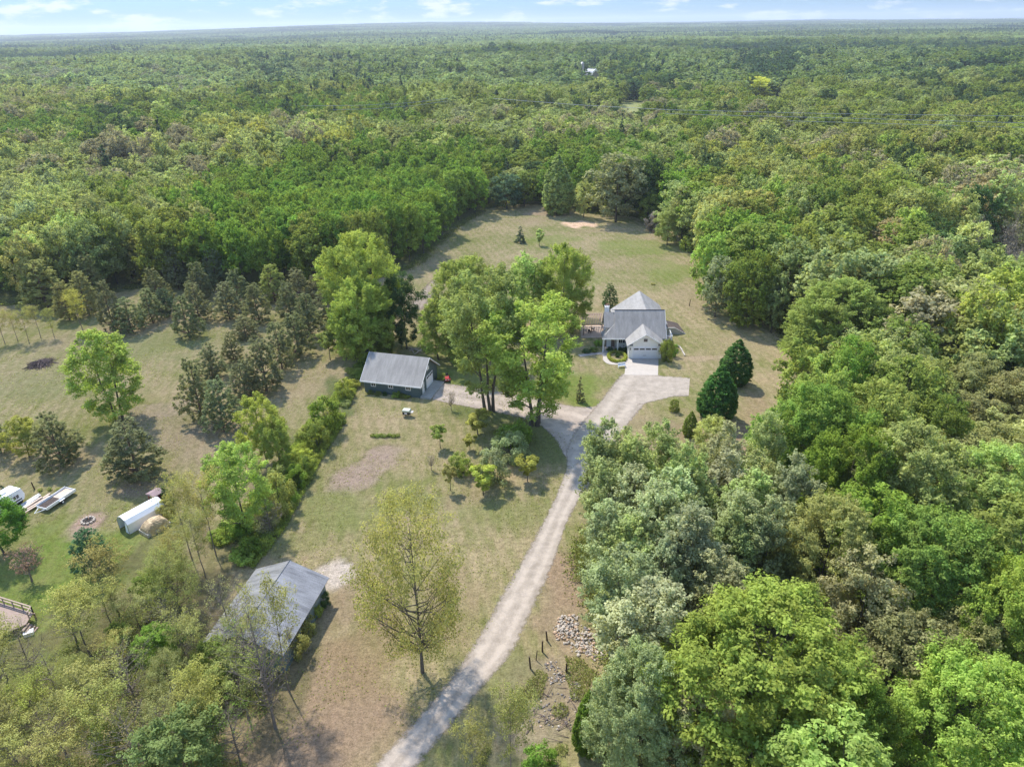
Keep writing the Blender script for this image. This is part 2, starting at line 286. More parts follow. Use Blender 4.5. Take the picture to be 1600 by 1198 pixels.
def ground_mat():
    m, n, l, out = nodes('ground_grass')
    g = n.new('ShaderNodeNewGeometry'); a = n.new('ShaderNodeAttribute'); a.attribute_name = 'Patch'
    def noise(sc, det=4, ro=0.6, st=None):
        z = n.new('ShaderNodeTexNoise'); z.inputs['Scale'].default_value = sc; z.inputs['Detail'].default_value = det; z.inputs['Roughness'].default_value = ro
        if st:
            mm = n.new('ShaderNodeMapping'); mm.inputs['Scale'].default_value = st; mm.inputs['Rotation'].default_value = (0, 0, R_(-22)); l.new(g.outputs['Position'], mm.inputs[0]); l.new(mm.outputs[0], z.inputs['Vector'])
        else: l.new(g.outputs['Position'], z.inputs['Vector'])
        return z.outputs[0]
    def mth(op, x, y):
        t = n.new('ShaderNodeMath'); t.operation = op
        for i, s in enumerate((x, y)):
            if isinstance(s, (int, float)): t.inputs[i].default_value = s
            else: l.new(s, t.inputs[i])
        return t.outputs[0]
    def rng_(s, a0, a1, b0, b1):
        t = n.new('ShaderNodeMapRange'); t.inputs[1].default_value = a0; t.inputs[2].default_value = a1; t.inputs[3].default_value = b0; t.inputs[4].default_value = b1; l.new(s, t.inputs[0]); return t.outputs[0]
    big = noise(0.055, 5, 0.62); mid = noise(0.55, 5, 0.7); fine = noise(4.5, 6, 0.75); streak = noise(0.5, 4, 0.65, (2.6, 0.35, 1))
    s = mth('ADD', mth('MULTIPLY', big, 1.0), mth('ADD', mth('MULTIPLY', mid, 0.55), mth('MULTIPLY', streak, 0.45)))
    wv = n.new('ShaderNodeTexWave'); wv.inputs['Scale'].default_value = 0.16; wv.inputs['Distortion'].default_value = 1.6; wv.inputs['Detail'].default_value = 2; wm = n.new('ShaderNodeMapping'); wm.inputs['Rotation'].default_value = (0, 0, R_(-17)); l.new(g.outputs['Position'], wm.inputs[0]); l.new(wm.outputs[0], wv.inputs['Vector'])
    s = mth('ADD', s, mth('MULTIPLY', wv.outputs['Fac'], 0.075)); f = rng_(s, 0.86, 1.20, 0, 1); grit = noise(13, 3, .8)
    mx = n.new('ShaderNodeMix'); mx.data_type = 'RGBA'; mx.inputs[6].default_value = (0.225, 0.232, 0.078, 1); mx.inputs[7].default_value = (0.42, 0.33, 0.19, 1); l.new(f, mx.inputs[0])
    # patches from the vertex attribute, broken up by the finer noise
    al = n.new('ShaderNodeMath'); al.operation = 'MULTIPLY'; l.new(a.outputs['Alpha'], al.inputs[0]); l.new(rng_(mth('ADD', mid, mth('MULTIPLY', fine, .6)), 0.6, 0.95, 0.62, 1.05), al.inputs[1]); al.use_clamp = True
    m2 = n.new('ShaderNodeMix'); m2.data_type = 'RGBA'; l.new(al.outputs[0], m2.inputs[0]); l.new(mx.outputs[2], m2.inputs[6]); l.new(a.outputs['Color'], m2.inputs[7])
    v = rng_(mth('ADD', fine, mth('ADD', mth('MULTIPLY', noise(1.6, 5, .7), .8), mth('MULTIPLY', mth('SUBTRACT', grit, .5), .9))), 0.62, 1.18, 0.46, 1.36)
    hs = n.new('ShaderNodeHueSaturation'); l.new(m2.outputs[2], hs.inputs['Color']); l.new(v, hs.inputs['Value']); l.new(rng_(mid, .3, .7, 0.485, 0.512), hs.inputs['Hue'])
    d = n.new('ShaderNodeBsdfDiffuse'); l.new(hs.outputs[0], d.inputs[0]); d.inputs['Roughness'].default_value = 0.8
    bp = n.new('ShaderNodeBump'); bp.inputs['Strength'].default_value = 0.55; bp.inputs['Distance'].default_value = 0.2; l.new(fine, bp.inputs['Height']); l.new(bp.outputs[0], d.inputs['Normal'])
    l.new(d.outputs[0], out.inputs[0]); return m
gm.materials.append(ground_mat())
tag(link(bpy.data.objects.new('ground', gm)), kind='structure')

# ------------------------------------------------------------------ drive (gravel), as strips with ragged edges
def gravel_mat(name, c0, c1, edge_soft):
    m, n, l, out = nodes(name)
    g = n.new('ShaderNodeNewGeometry'); a = n.new('ShaderNodeAttribute'); a.attribute_name = 'edge'; u = n.new('ShaderNodeAttribute'); u.attribute_name = 'track'
    def nz_(sc, d=5, r=.7):
        z = n.new('ShaderNodeTexNoise'); z.inputs['Scale'].default_value = sc; z.inputs['Detail'].default_value = d; z.inputs['Roughness'].default_value = r; l.new(g.outputs['Position'], z.inputs['Vector']); return z.outputs[0]
    f = nz_(6); mmm = nz_(0.7)
    ad = n.new('ShaderNodeMath'); ad.operation = 'MULTIPLY_ADD'; ad.inputs[1].default_value = 0.5; l.new(f, ad.inputs[0]); l.new(mmm, ad.inputs[2])
    tk = n.new('ShaderNodeMath'); tk.operation = 'MULTIPLY_ADD'; tk.inputs[1].default_value = 0.22; l.new(u.outputs['Fac'], tk.inputs[0]); l.new(ad.outputs[0], tk.inputs[2])
    r = n.new('ShaderNodeMapRange'); r.inputs[1].default_value = 0.62; r.inputs[2].default_value = 1.0; l.new(tk.outputs[0], r.inputs[0])
    x = n.new('ShaderNodeMix'); x.data_type = 'RGBA'; x.inputs[6].default_value = (*c0, 1); x.inputs[7].default_value = (*c1, 1); l.new(r.outputs[0], x.inputs[0])
    d = n.new('ShaderNodeBsdfDiffuse'); l.new(x.outputs[2], d.inputs[0]); d.inputs['Roughness'].default_value = .9
    bp = n.new('ShaderNodeBump'); bp.inputs['Strength'].default_value = .4; bp.inputs['Distance'].default_value = .06; l.new(f, bp.inputs['Height']); l.new(bp.outputs[0], d.inputs['Normal'])
    e = n.new('ShaderNodeMath'); e.operation = 'MULTIPLY_ADD'; e.inputs[1].default_value = 1.1; l.new(nz_(1.3, 6, .75), e.inputs[0]); l.new(a.outputs['Fac'], e.inputs[2])
    er = n.new('ShaderNodeMapRange'); er.inputs[1].default_value = 0.95 - edge_soft; er.inputs[2].default_value = 0.95 + edge_soft; l.new(e.outputs[0], er.inputs[0])
    tp = n.new('ShaderNodeBsdfTransparent'); ms = n.new('ShaderNodeMixShader'); l.new(er.outputs[0], ms.inputs[0]); l.new(tp.outputs[0], ms.inputs[1]); l.new(d.outputs[0], ms.inputs[2]); l.new(ms.outputs[0], out.inputs[0])
    return m
def smooth(P, n=12):
    P = [P[0]] + list(P) + [P[-1]]; out = []
    for i in range(1, len(P) - 2):
        a, b, c, d = (np.array(P[i + k - 1], float) for k in range(4))
        for t in np.linspace(0, 1, n, endpoint=False):
            out.append(0.5 * ((2 * b) + (-a + c) * t + (2 * a - 5 * b + 4 * c - d) * t * t + (-a + 3 * b - 3 * c + d) * t ** 3))
    out.append(np.array(P[-2], float)); return out
def strip(name, left, right, m, z, cols=14, margin=0.5, label=None, tracks=True, endcap=False):
    """ruled sheet between two pixel outlines; 'edge' falls to 0 past the outline"""
    L = smooth([at(*p) for p in left]); Rr = smooth([at(*p) for p in right]); V = []; E = []; T = []
    n = len(L); nn = n
    for i in range(n):
        a, b = L[i], Rr[i]; d = (b - a); w_ = np.linalg.norm(d); d = d / w_
        for j in range(cols + 1):
            u = -margin + (w_ + 2 * margin) * j / cols; p = a + d * u
            e = min(u, w_ - u) / 0.9
            if endcap: e = min(e, min(i, n - 1 - i) / 3.0)
            V.append((p[0], p[1], z)); E.append(max(-0.4, min(1.0, 0.45 + 0.55 * e)))
            c = u / w_; T.append((math.exp(-((c - .27) / .10) ** 2) + math.exp(-((c - .73) / .10) ** 2)) if tracks else 0.3)
    fs = [(i * (cols + 1) + j, i * (cols + 1) + j + 1, (i + 1) * (cols + 1) + j + 1, (i + 1) * (cols + 1) + j) for i in range(n - 1) for j in range(cols)]
    me = bpy.data.meshes.new(name); me.from_pydata(V, [], fs); me.materials.append(m)
    for k, arr in (('edge', E), ('track', T)):
        at_ = me.attributes.new(k, 'FLOAT', 'POINT'); at_.data.foreach_set('value', np.array(arr, np.float32))
    return tag(link(bpy.data.objects.new(name, me)), kind='structure')
gravel = gravel_mat('gravel', (0.40, 0.335, 0.265), (0.60, 0.515, 0.42), 0.16)
gravel_g = gravel_mat('grey_gravel', (0.41, 0.335, 0.27), (0.63, 0.53, 0.435), 0.16)
dirt = gravel_mat('bare_dirt', (0.36, 0.28, 0.20), (0.46, 0.37, 0.28), 0.3)
strip('gravel_drive', [(560, 1230), (640, 1140), (700, 1070), (745, 1005), (790, 925), (832, 850), (865, 785), (885, 735), (888, 700), (905, 668), (937, 630), (960, 600), (974, 584)],
      [(610, 1240), (672, 1165), (738, 1087), (798, 1015), (832, 945), (862, 880), (885, 815), (912, 765), (935, 725), (957, 697), (982, 660), (1012, 622), (1029, 586)], gravel, 0.020)
strip('garage_drive', [(682, 597), (740, 606), (800, 616), (860, 628), (905, 636), (940, 632), (960, 615)], [(676, 624), (738, 636), (790, 646), (838, 660), (868, 685), (884, 712), (905, 730)], gravel_g, 0.012)
strip('parking_pad', [(990, 585), (1020, 587), (1050, 589), (1078, 591)], [(995, 632), (1022, 626), (1052, 619), (1076, 618)], gravel, 0.028, tracks=False)
strip('dirt_track', [(640, 480), (662, 452), (682, 432), (700, 408)], [(658, 484), (678, 456), (694, 434), (708, 408)], dirt, 0.010, endcap=True)

# ------------------------------------------------------------------ tree meshes
def unit(n, g=rng):
    v = g.normal(size=(n, 3)); return v / np.linalg.norm(v, axis=1, keepdims=True)
def quads(C, Nn, s, asp, g=rng):
    """leaf clusters: rhombi centred on C facing Nn"""
    n = len(C); t = np.cross(Nn, unit(n, g)); t /= np.linalg.norm(t, axis=1, keepdims=True) + 1e-9; b = np.cross(Nn, t)
    s = np.asarray(s)[:, None]
    bend = Nn * s * 0.25
    V = np.stack([C - t * s - bend, C + b * s * asp, C + t * s - bend, C - b * s * asp], 1).reshape(-1, 3)
    return V
PROF = {
    'round': lambda t: np.sqrt(np.clip(1 - (2 * t - 0.92) ** 2 / 1.10, 0, 1)),
    'vase': lambda t: np.clip(0.42 + 0.85 * t, 0, 1) * np.sqrt(np.clip(1 - np.clip((t - 0.62) / 0.40, 0, 1) ** 2, 0, 1)),
    'column': lambda t: np.clip(np.sin(np.pi * np.clip(t * 0.90 + 0.08, 0, 1)), 0, 1) ** 0.55,
    'cone': lambda t: np.clip(1 - t, 0, 1) ** 0.85 + 0.03,
    'ovate': lambda t: np.clip(1.0 - np.clip((t - 0.22) / 0.80, 0, 1) ** 1.9, 0.02, 1) * np.clip(0.66 + t * 2.2, 0, 1),
    'pine': lambda t: np.clip(1.02 - 0.72 * t ** 1.4, 0.1, 1) * np.clip(0.75 + t * 1.5, 0, 1),
    'umbrella': lambda t: np.clip(0.35 + 0.75 * t, 0, 1) * np.sqrt(np.clip(1 - np.clip((t - 0.75) / 0.27, 0, 1) ** 2, 0, 1)),
}
def crown(g, prof, H, R, cb, ncl, nlf, leaf, rc=(.20, .34), flat=.75, shell=.5, lob=.28, asp=.55, up=.5, drop=0.0, el=0.0):
    """returns leaf verts, var attribute and the clump centres"""
    f = PROF[prof]; t = g.random(ncl * 3); t = t[g.random(ncl * 3) < (f(t) + .15)][:ncl]; n = len(t)
    th = g.random(n) * 2 * np.pi; rr = shell + (1 - shell) * np.sqrt(g.random(n)); rr[g.random(n) < .12] *= .5
    ph = g.random(4) * 6.28
    lobe = 1 + lob * (np.sin(2 * th + ph[0] + 3 * t) * .5 + np.sin(3 * th + ph[1] - 4 * t) * .5 + np.sin(5 * th + ph[2] + 5 * t) * .35)
    rad = R * f(t) * rr * lobe * (1 - .5 * rc[1] )
    zc = (cb + (1 - cb) * t) * H
    Cc = np.stack([np.cos(th) * rad, np.sin(th) * rad, zc - drop * rad], 1)
    rs = R * g.uniform(rc[0], rc[1], n) * (0.55 + 0.45 * f(t))
    if drop: Cc[:, 2] = np.maximum(Cc[:, 2], rs * .4)
    wt = rs ** 2; k = g.choice(n, nlf, p=wt / wt.sum())
    d = unit(nlf, g); u = g.random(nlf) ** .38
    off = d * u[:, None] * rs[k][:, None]; off[:, 2] *= flat
    if el:      # sprays: every clump is drawn out along its own branch and breaks into a few shoots
        ax = Cc - np.array([0, 0, (cb + (1 - cb) * .25) * H]); ax /= np.linalg.norm(ax, axis=1, keepdims=True) + 1e-6; ax += np.array([0, 0, .45]) + unit(n, g) * .35; ax /= np.linalg.norm(ax, axis=1, keepdims=True)
        ns = 5; sh = ax[:, None] + g.normal(size=(n, ns, 3)) * .55; sh /= np.linalg.norm(sh, axis=2, keepdims=True)
        a_ = sh[k, g.integers(0, ns, nlf)]; s_ = g.random(nlf) ** .7
        off = off * (1 - .62 * s_[:, None]) * .85 + a_ * (s_ * rs[k] * el)[:, None]
    P = Cc[k] + off
    out = P - np.array([0, 0, (cb + (1 - cb) * .4) * H]); out /= np.linalg.norm(out, axis=1, keepdims=True) + 1e-6
    N = d * .75 + out * .45 + np.array([0, 0, up]) + unit(nlf, g) * .55; N /= np.linalg.norm(N, axis=1, keepdims=True)
    s = leaf * g.uniform(.6, 1.4, nlf)
    V = quads(P, N, s, asp, g)
    cv = g.random(n); var = np.clip(cv[k] * .45 + g.random(nlf) * .55, 0, 1)
    return V, var, Cc, rs
def tubes(paths, k=5):
    V, Fc = [], []; b = 0
    for P, r in paths:
        P = np.asarray(P, float); n = len(P); d = np.gradient(P, axis=0); d /= np.linalg.norm(d, axis=1, keepdims=True) + 1e-9
        a = np.cross(d, np.where(np.abs(d[:, 2:3]) < .9, [[0, 0, 1.]], [[1., 0, 0]])); a /= np.linalg.norm(a, axis=1, keepdims=True) + 1e-9; c = np.cross(d, a)
        th = np.arange(k) * 2 * np.pi / k; r = np.asarray(r, float)
        ring = P[:, None] + (a[:, None] * np.cos(th)[None, :, None] + c[:, None] * np.sin(th)[None, :, None]) * r[:, None, None]
        V.append(ring.reshape(-1, 3)); i = np.arange(n - 1)[:, None] * k; j = np.arange(k)[None]
        Fc.append(np.stack([i + j, i + (j + 1) % k, i + k + (j + 1) % k, i + k + j], -1).reshape(-1, 4) + b); b += n * k
    return np.concatenate(V), np.concatenate(Fc)
def limbs(g, H, Cc, nb, r0, cb, stems=((0, 0, 0, 0),), wig=.02, twigs=0, top=.86):
    paths = []; st = []
    for (bx, by, lx, ly) in stems:
        z = np.linspace(0, H * top, 7); x = bx + lx * (z / H) ** 1.2 + np.cumsum(g.normal(size=7)) * wig * H * .3 * (z > 0); y = by + ly * (z / H) ** 1.2 + np.cumsum(g.normal(size=7)) * wig * H * .3 * (z > 0)
        P = np.stack([x, y, z], 1); P[0, 2] = -.3; r = r0 * (1 - .82 * z / (H * top)); r[0] *= 1.35; st.append((P, r)); paths.append((P, r))
    o = g.permutation(len(Cc))[:nb]
    for i in o:
        c = Cc[i]; P0, r_ = min(st, key=lambda q: np.hypot(q[0][4, 0] - c[0], q[0][4, 1] - c[1]))
        hd = np.hypot(c[0] - P0[3, 0], c[1] - P0[3, 1]); z0 = np.clip(c[2] - hd * g.uniform(.5, 1.0), H * max(.12, cb * .7), H * top * .93)
        a = np.array([np.interp(z0, P0[:, 2], P0[:, q]) for q in (0, 1)] + [z0]); rb = np.interp(z0, P0[:, 2], r_) * .55
        mid = (a + c) / 2 + np.array([0, 0, -.08 * hd]) + g.normal(size=3) * .05 * hd
        paths.append((np.stack([a, mid, c]), [rb, rb * .6, rb * .22]))
        for _ in range(twigs):
            e = c + unit(1, g)[0] * np.array([1, 1, .8]) * H * g.uniform(.05, .11) + np.array([0, 0, .03 * H]); m2 = mid * .4 + c * .6
            paths.append((np.stack([m2, (m2 + e) / 2 + g.normal(size=3) * .1, e]), [rb * .3, rb * .2, rb * .1]))
    return tubes(paths)
SPEC = {  # profile, H, R, crown base, clumps, leaves, leaf size, kwargs, branches, trunk r, stems, twigs, bark
    'broad': dict(p='round', H=15, R=4.6, cb=.16, ncl=120, nlf=20000, leaf=.15, kw=dict(rc=(.18, .30), lob=.26, flat=.62, el=1.25), nb=16, r0=.18, bark='bark'),
    'maple': dict(p='round', H=17, R=7.0, cb=.08, ncl=330, nlf=88000, leaf=.13, kw=dict(rc=(.11, .19), lob=.28, flat=.55, shell=.5, el=1.7), nb=30, r0=.2, bark='bark'),
    'aspen': dict(p='column', H=16, R=2.9, cb=.24, ncl=100, nlf=19000, leaf=.105, kw=dict(rc=(.16, .30), lob=.30, flat=1.0, shell=.35, asp=.7, up=.4, el=2.0), nb=16, r0=.15, bark='bark_pale'),
    'cottonwood': dict(p='vase', H=20, R=6.5, cb=.19, ncl=110, nlf=32000, leaf=.165, kw=dict(rc=(.15, .26), lob=.32, flat=.75, el=1.5), nb=30, r0=.24, stems=((-.5, .1, -2.2, .5), (.25, -.15, .3, -1.5), (.7, .35, 3.0, 1.2)), twigs=1, bark='bark'),
    'poplar': dict(p='column', H=16, R=3.9, cb=.10, ncl=130, nlf=19000, leaf=.15, kw=dict(rc=(.18, .30), lob=.3, flat=.9, shell=.3, el=1.4), nb=24, r0=.17, stems=((-.35, 0, -1.3, 0), (.4, .1, .9, .2)), bark='bark'),
    'pine': dict(p='pine', H=10, R=3.0, cb=.10, ncl=300, nlf=19000, leaf=.115, kw=dict(rc=(.09, .16), lob=.24, flat=.65, el=1.3, shell=.45, asp=.35, up=.7), nb=55, r0=.15, top=.95, bark='bark_pine'),
    'cone': dict(p='cone', H=8, R=2.1, cb=.04, ncl=110, nlf=7000, leaf=.15, kw=dict(rc=(.14, .24), lob=.15, flat=.45, shell=.55, asp=.35, up=.4, drop=.25), nb=10, r0=.10, top=.97, bark='bark_pine'),
    'ovate': dict(p='ovate', H=10, R=2.9, cb=.03, ncl=800, nlf=34000, leaf=.115, kw=dict(rc=(.08, .15), lob=.10, flat=.8, shell=.7, up=.2), nb=12, r0=.14, bark='bark'),
    'sparse': dict(p='round', H=16, R=6.2, cb=.20, ncl=170, nlf=25000, leaf=.095, kw=dict(rc=(.13, .26), lob=.3, flat=.8, shell=.4, asp=.6, el=1.6), nb=80, r0=.2, twigs=3, bark='bark'),
    'thin': dict(p='umbrella', H=11, R=3.0, cb=.42, ncl=46, nlf=4800, leaf=.08, kw=dict(rc=(.20, .36), lob=.4, flat=.6, shell=.2, el=1.5), nb=34, r0=.10, twigs=2, bark='twig'),
    'bare': dict(p='round', H=13, R=3.8, cb=.22, ncl=80, nlf=1500, leaf=.075, kw=dict(rc=(.12, .26), lob=.3, flat=.8, shell=.3, el=1.4), nb=75, r0=.15, twigs=5, bark='twig'),
    'small': dict(p='umbrella', H=3.6, R=1.7, cb=.30, ncl=34, nlf=4500, leaf=.10, kw=dict(rc=(.20, .34), lob=.35, flat=.55, shell=.4), nb=16, r0=.07, twigs=1, bark='bark'),
    'bush': dict(p='round', H=3.0, R=2.0, cb=.0, ncl=50, nlf=3600, leaf=.11, kw=dict(rc=(.22, .34), lob=.25, flat=.7, shell=.6), nb=12, r0=.06, twigs=0, bark='bark'),
    'twiggy': dict(p='umbrella', H=4.5, R=3.0, cb=.32, ncl=60, nlf=900, leaf=.09, kw=dict(rc=(.14, .26), lob=.25, flat=.45, shell=.2), nb=58, r0=.13, twigs=5, bark='twig'),
}
def leaf_faces(n, b=0): return (np.arange(n * 4) + b)
def make_variant(sp, seed, leafmat, frac=1.0, lsc=1.0, merged=False, simple=False):
    d = SPEC[sp]; g = np.random.default_rng(seed)
    V, var, Cc, rs = crown(g, d['p'], d['H'], d['R'], d['cb'], d['ncl'], max(60, int(d['nlf'] * frac)), d['leaf'] * lsc, **d['kw'])
    TV, TF = limbs(g, d['H'], Cc, int(d['nb'] * (0.35 if simple else 1)), d['r0'] * (1.3 if simple else 1), d['cb'], d.get('stems', ((0, 0, 0, 0),)), twigs=0 if simple and sp != 'bare' else d.get('twigs', 0), top=d.get('top', .86))
    n = len(V) // 4
    if merged:
        VV = np.concatenate([V, TV]); ff = np.concatenate([leaf_faces(n), (TF + len(V)).ravel()])
        return mesh_np(sp, VV, ff, np.full(n + len(TF), 4), [leafmat, M[d['bark']]], {'var': ('FLOAT', np.concatenate([var, np.full(len(TF), .5)]))}, np.concatenate([np.zeros(n), np.ones(len(TF))]))
    cm = mesh_np(sp + '_crown', V, leaf_faces(n), np.full(n, 4), [leafmat], {'var': ('FLOAT', var)})
    tm = mesh_np(sp + '_trunk', TV, TF.ravel(), np.full(len(TF), 4), [M[d['bark']]], smooth=True)
    return tm, cm
VAR = {}
NVAR = dict(broad=8, maple=4, aspen=6, cottonwood=2, poplar=2, pine=6, cone=2, ovate=1, sparse=4, thin=6, bare=4, small=4, bush=5, twiggy=2)
def variant(sp, lod, i):
    k = (sp, lod, i % NVAR[sp])
    if k not in VAR:
        fr, ls = {0: (1.0, 1.0), 1: (.34, 1.65), -1: (2.2, .70)}[lod]
        VAR[k] = make_variant(sp, 100 * list(SPEC).index(sp) + 7 * k[2] + 3, M['leaf'], fr, ls)
    return VAR[k]
KIND = dict(broad='broadleaf_tree', maple='maple_tree', aspen='aspen_tree', cottonwood='cottonwood_tree', poplar='poplar_tree', pine='pine_tree', cone='spruce_tree', ovate='cone_shaped_tree', sparse='open_crowned_tree', thin='slender_tree', bare='leafless_tree', small='orchard_tree', bush='bush', twiggy='ornamental_tree')
C_ = dict(green=(.225, .295, .07), vivid=(.20, .32, .06), bright=(.31, .41, .10), yellow=(.36, .40, .10), lime=(.35, .43, .10), olive=(.32, .36, .115), silver=(.35, .41, .215), sage=(.325, .39, .15), pale=(.41, .485, .18), brown=(.28, .295, .12), pink=(.40, .38, .20), dark=(.09, .16, .055), blue=(.12, .185, .11), pine=(.235, .265, .135), grey=(.33, .31, .27), red=(.38, .26, .20), khaki=(.31, .325, .13), bud=(.33, .335, .115))
_vi = [0]
def plant(sp, x, y, H, R, colr, label, cat='tree', group=None, lod=0, rz=None, cj=.06, z=0.0):
    _vi[0] += 1; tm, cm = variant(sp, lod, _vi[0] if NVAR[sp] > 1 else 0); d = SPEC[sp]
    o = empty(KIND[sp], x, y, z, random.uniform(0, 6.28) if rz is None else rz, label, cat, group)
    o.scale = (R / d['R'], R / d['R'], H / d['H'])
    t = link(bpy.data.objects.new('stem' if sp == 'bush' else 'trunk', tm), o); c = link(bpy.data.objects.new('foliage' if sp == 'bush' else 'crown', cm), o)
    cc = C_[colr] if isinstance(colr, str) else colr
    c.color = tuple(max(.005, k * random.uniform(1 - cj, 1 + cj)) for k in cc) + (1,)
    return o
def spec(sp, bx, by, ty, wpx, colr, label, cat='tree', group=None, lod=0, dz=0.0, **k):
    """a plant given by base pixel, top pixel row and pixel width"""
    x, y = at(bx, by); H = max(.5, height_for(x, y, ty) if dz == 0 else dz); R = wpx / 2 * depth(x, y, H * .6) / F
    return plant(sp, x, y, H, R, colr, label, cat, group, lod, **k)

# ------------------------------------------------------------------ buildings
def window(par, x0, x1, y, z0, z1, axis='y', side=-1, name='window', bars=1):
    """white frame and dark pane on a wall at y (or x) = const; side = outward direction"""
    f, p = MB(), MB(); t = .09; e = .05 * side
    def bx(mb, a0, a1, d0, d1, c0, c1):
        d0, d1 = min(d0, d1), max(d0, d1)
        if axis == 'y': mb.box(a0, a1, d0, d1, c0, c1)
        else: mb.box(d0, d1, a0, a1, c0, c1)
    bx(f, x0 - t, x0, y, y + e, z0 - t, z1 + t); bx(f, x1, x1 + t, y, y + e, z0 - t, z1 + t); bx(f, x0, x1, y, y + e, z1, z1 + t); bx(f, x0, x1, y, y + e, z0 - t, z0)
    for i in range(bars): c = x0 + (x1 - x0) * (i + 1) / (bars + 1); bx(f, c - .03, c + .03, y, y + e * .8, z0, z1)
    w = f.build(name, 'trim', par); bx(p, x0, x1, y + e * .1, y + e * .5, z0, z1); p.build('pane', 'glass', w); return w
def gable_walls(mb, x0, x1, y0, y1, zw, zr, along='x'):
    """walls with gables at both ends; ridge along x or y"""
    if along == 'x':
        ym = (y0 + y1) / 2; ring = [(x0, y0, -.2), (x0, y1, -.2), (x0, y1, zw), (x0, ym, zr), (x0, y0, zw)]; mb.prism(ring, (x1 - x0, 0, 0))
    else:
        xm = (x0 + x1) / 2; ring = [(x0, y0, -.2), (x1, y0, -.2), (x1, y0, zw), (xm, y0, zr), (x0, y0, zw)]; mb.prism(ring, (0, y1 - y0, 0))
# grey-green garage
g_ = empty('garage', -20.0, 115.3, 0, R_(-15.6), 'grey-green garage with a light grey shingle roof and three small front windows', 'garage')
mb = MB(); gable_walls(mb, -5.3, 5.3, -4.15, 4.15, 2.6, 5.75); mb.build('wall', 'teal', g_)
mb = MB(); s_ = 3.15 / 4.15; oy = 4.7; zo = 2.6 + .22 - .55 * s_
mb.slab([(-5.75, -oy, zo), (5.75, -oy, zo), (5.75, 0, 5.97), (-5.75, 0, 5.97)], .13); mb.slab([(-5.75, 0.004, 5.97), (5.75, 0.004, 5.97), (5.75, oy, zo), (-5.75, oy, zo)], .13)
rf = mb.build('roof', 'roof', g_)
mb = MB(); mb.box(-5.75, 5.75, -oy - .05, -oy - .002, zo - .2, zo + .02)
for sx in (-5.8, 5.755):
    for sy in (-1, 1): mb.prism([(sx, sy * (oy + .02), zo - .2), (sx, sy * (oy + .02), zo + .01), (sx, 0, 5.99), (sx, 0, 5.78)], (.045, 0, 0))
mb.build('fascia', 'trim', rf)
for x in (-3.9, -.6, 2.7): window(g_, x, x + .75, -4.15, 1.35, 2.05)
mb = MB(); mb.box(5.3, 5.36, -1.2, 1.9, 0.35, 2.65)
for k in range(3): mb.box(5.36, 5.38, -1.15, 1.85, .42 + k * .56, .92 + k * .56)
d_ = mb.build('garage_door', 'trim', g_); mb = MB()
for k in range(4): mb.box(5.382, 5.395, -.95 + k * .72, -.45 + k * .72, 2.15, 2.5)
mb.build('pane', 'glass', d_)
mb = MB(); mb.box(5.3, 5.37, -3.2, -2.3, .35, 2.35); d_ = mb.build('door', 'trim', g_); MB().box(5.37, 5.42, -2.45, -2.38, 1.25, 1.35).build('handle', 'dark', d_)
MB().box(5.3, 5.34, -.45, .45, 3.55, 4.25).build('vent', 'trim', g_)
mb = MB(); mb.prism([(5.32, -4.3, -.2), (7.3, -4.3, -.2), (7.3, -4.3, .28), (5.32, -4.3, .35)], (0, 6.8, 0)); tag(mb.build('concrete_apron', 'block', None), 'raised concrete apron along the door side of the grey-green garage', 'ramp')
bpy.data.objects['concrete_apron'].matrix_world = g_.matrix_basis.copy(); 
for i, (lx, w_, c) in enumerate(((-3.9, 1.2, 'green'), (-2.5, 1.1, 'green'), (1.1, 1.5, 'vivid'), (2.1, 1.3, 'green'), (2.9, 1.1, 'green'), (-1.2, .8, 'dark'))):
    q = g_.matrix_basis @ Vector((lx, -4.75, 0)); plant('bush', q.x, q.y, .75 if i != 2 else 1.05, w_ * .6, c, ['low shrub under the left garage window', 'low shrub between the left and middle garage windows', 'brightest shrub against the garage front, left of its right window', 'dark shrub under the right garage window', 'low shrub at the right corner of the garage front', 'small dark shrub under the middle garage window'][i], 'shrub', 'shrubs along the garage front')
q = g_.matrix_basis @ Vector((6.6, 3.4, 0)); plant('bush', q.x, q.y, 1.3, 1.0, 'green', 'green shrub behind the concrete apron of the garage', 'shrub')

# steel shed at lower left
sh = empty('steel_shed', -26.3, 56.9, 0, R_(-10.8), 'long shed with a ribbed grey metal roof and blue-green walls at the lower left', 'shed')
mb = MB(); gable_walls(mb, -4.0, 4.0, -5.2, 5.2, 3.0, 4.65, 'y'); mb.build('wall', mat('blue_green_metal', (.20, .27, .29), .5, .08, 1.0, metal=.2), sh)
mb = MB(); s2 = 1.65 / 4.0; ox = 4.45; zo = 3.12 - .45 * s2
mb.slab([(-ox, -5.6, zo), (0, -5.6, 4.80), (0, 5.6, 4.80), (-ox, 5.6, zo)], .06); mb.slab([(0.004, -5.6, 4.80), (ox, -5.6, zo), (ox, 5.6, zo), (0.004, 5.6, 4.80)], .06); rf = mb.build('roof', 'steel', sh)
mb = MB(); mb.prism([(-.07, -5.62, 4.77), (0, -5.62, 4.85), (.07, -5.62, 4.77)], (0, 11.24, 0)); mb.build('ridge_cap', mat('ridge_metal', (.16, .17, .19), .5, .1, 1.0, metal=.4), rf)
mb = MB(); mb.box(-2.2, 2.2, 5.2, 5.28, 0, 2.8); mb.build('sliding_door', mat('shed_door', (.30, .35, .36), .5, .08, 1.0), sh)
mb = MB()
for k in range(9): mb.box(4.0, 4.04, -5.0 + k * 1.22, -4.94 + k * 1.22, 0, 2.95)
mb.build('wall_rib', mat('rib_metal', (.24, .31, .33), .5, .05, 1.0, metal=.2), sh)

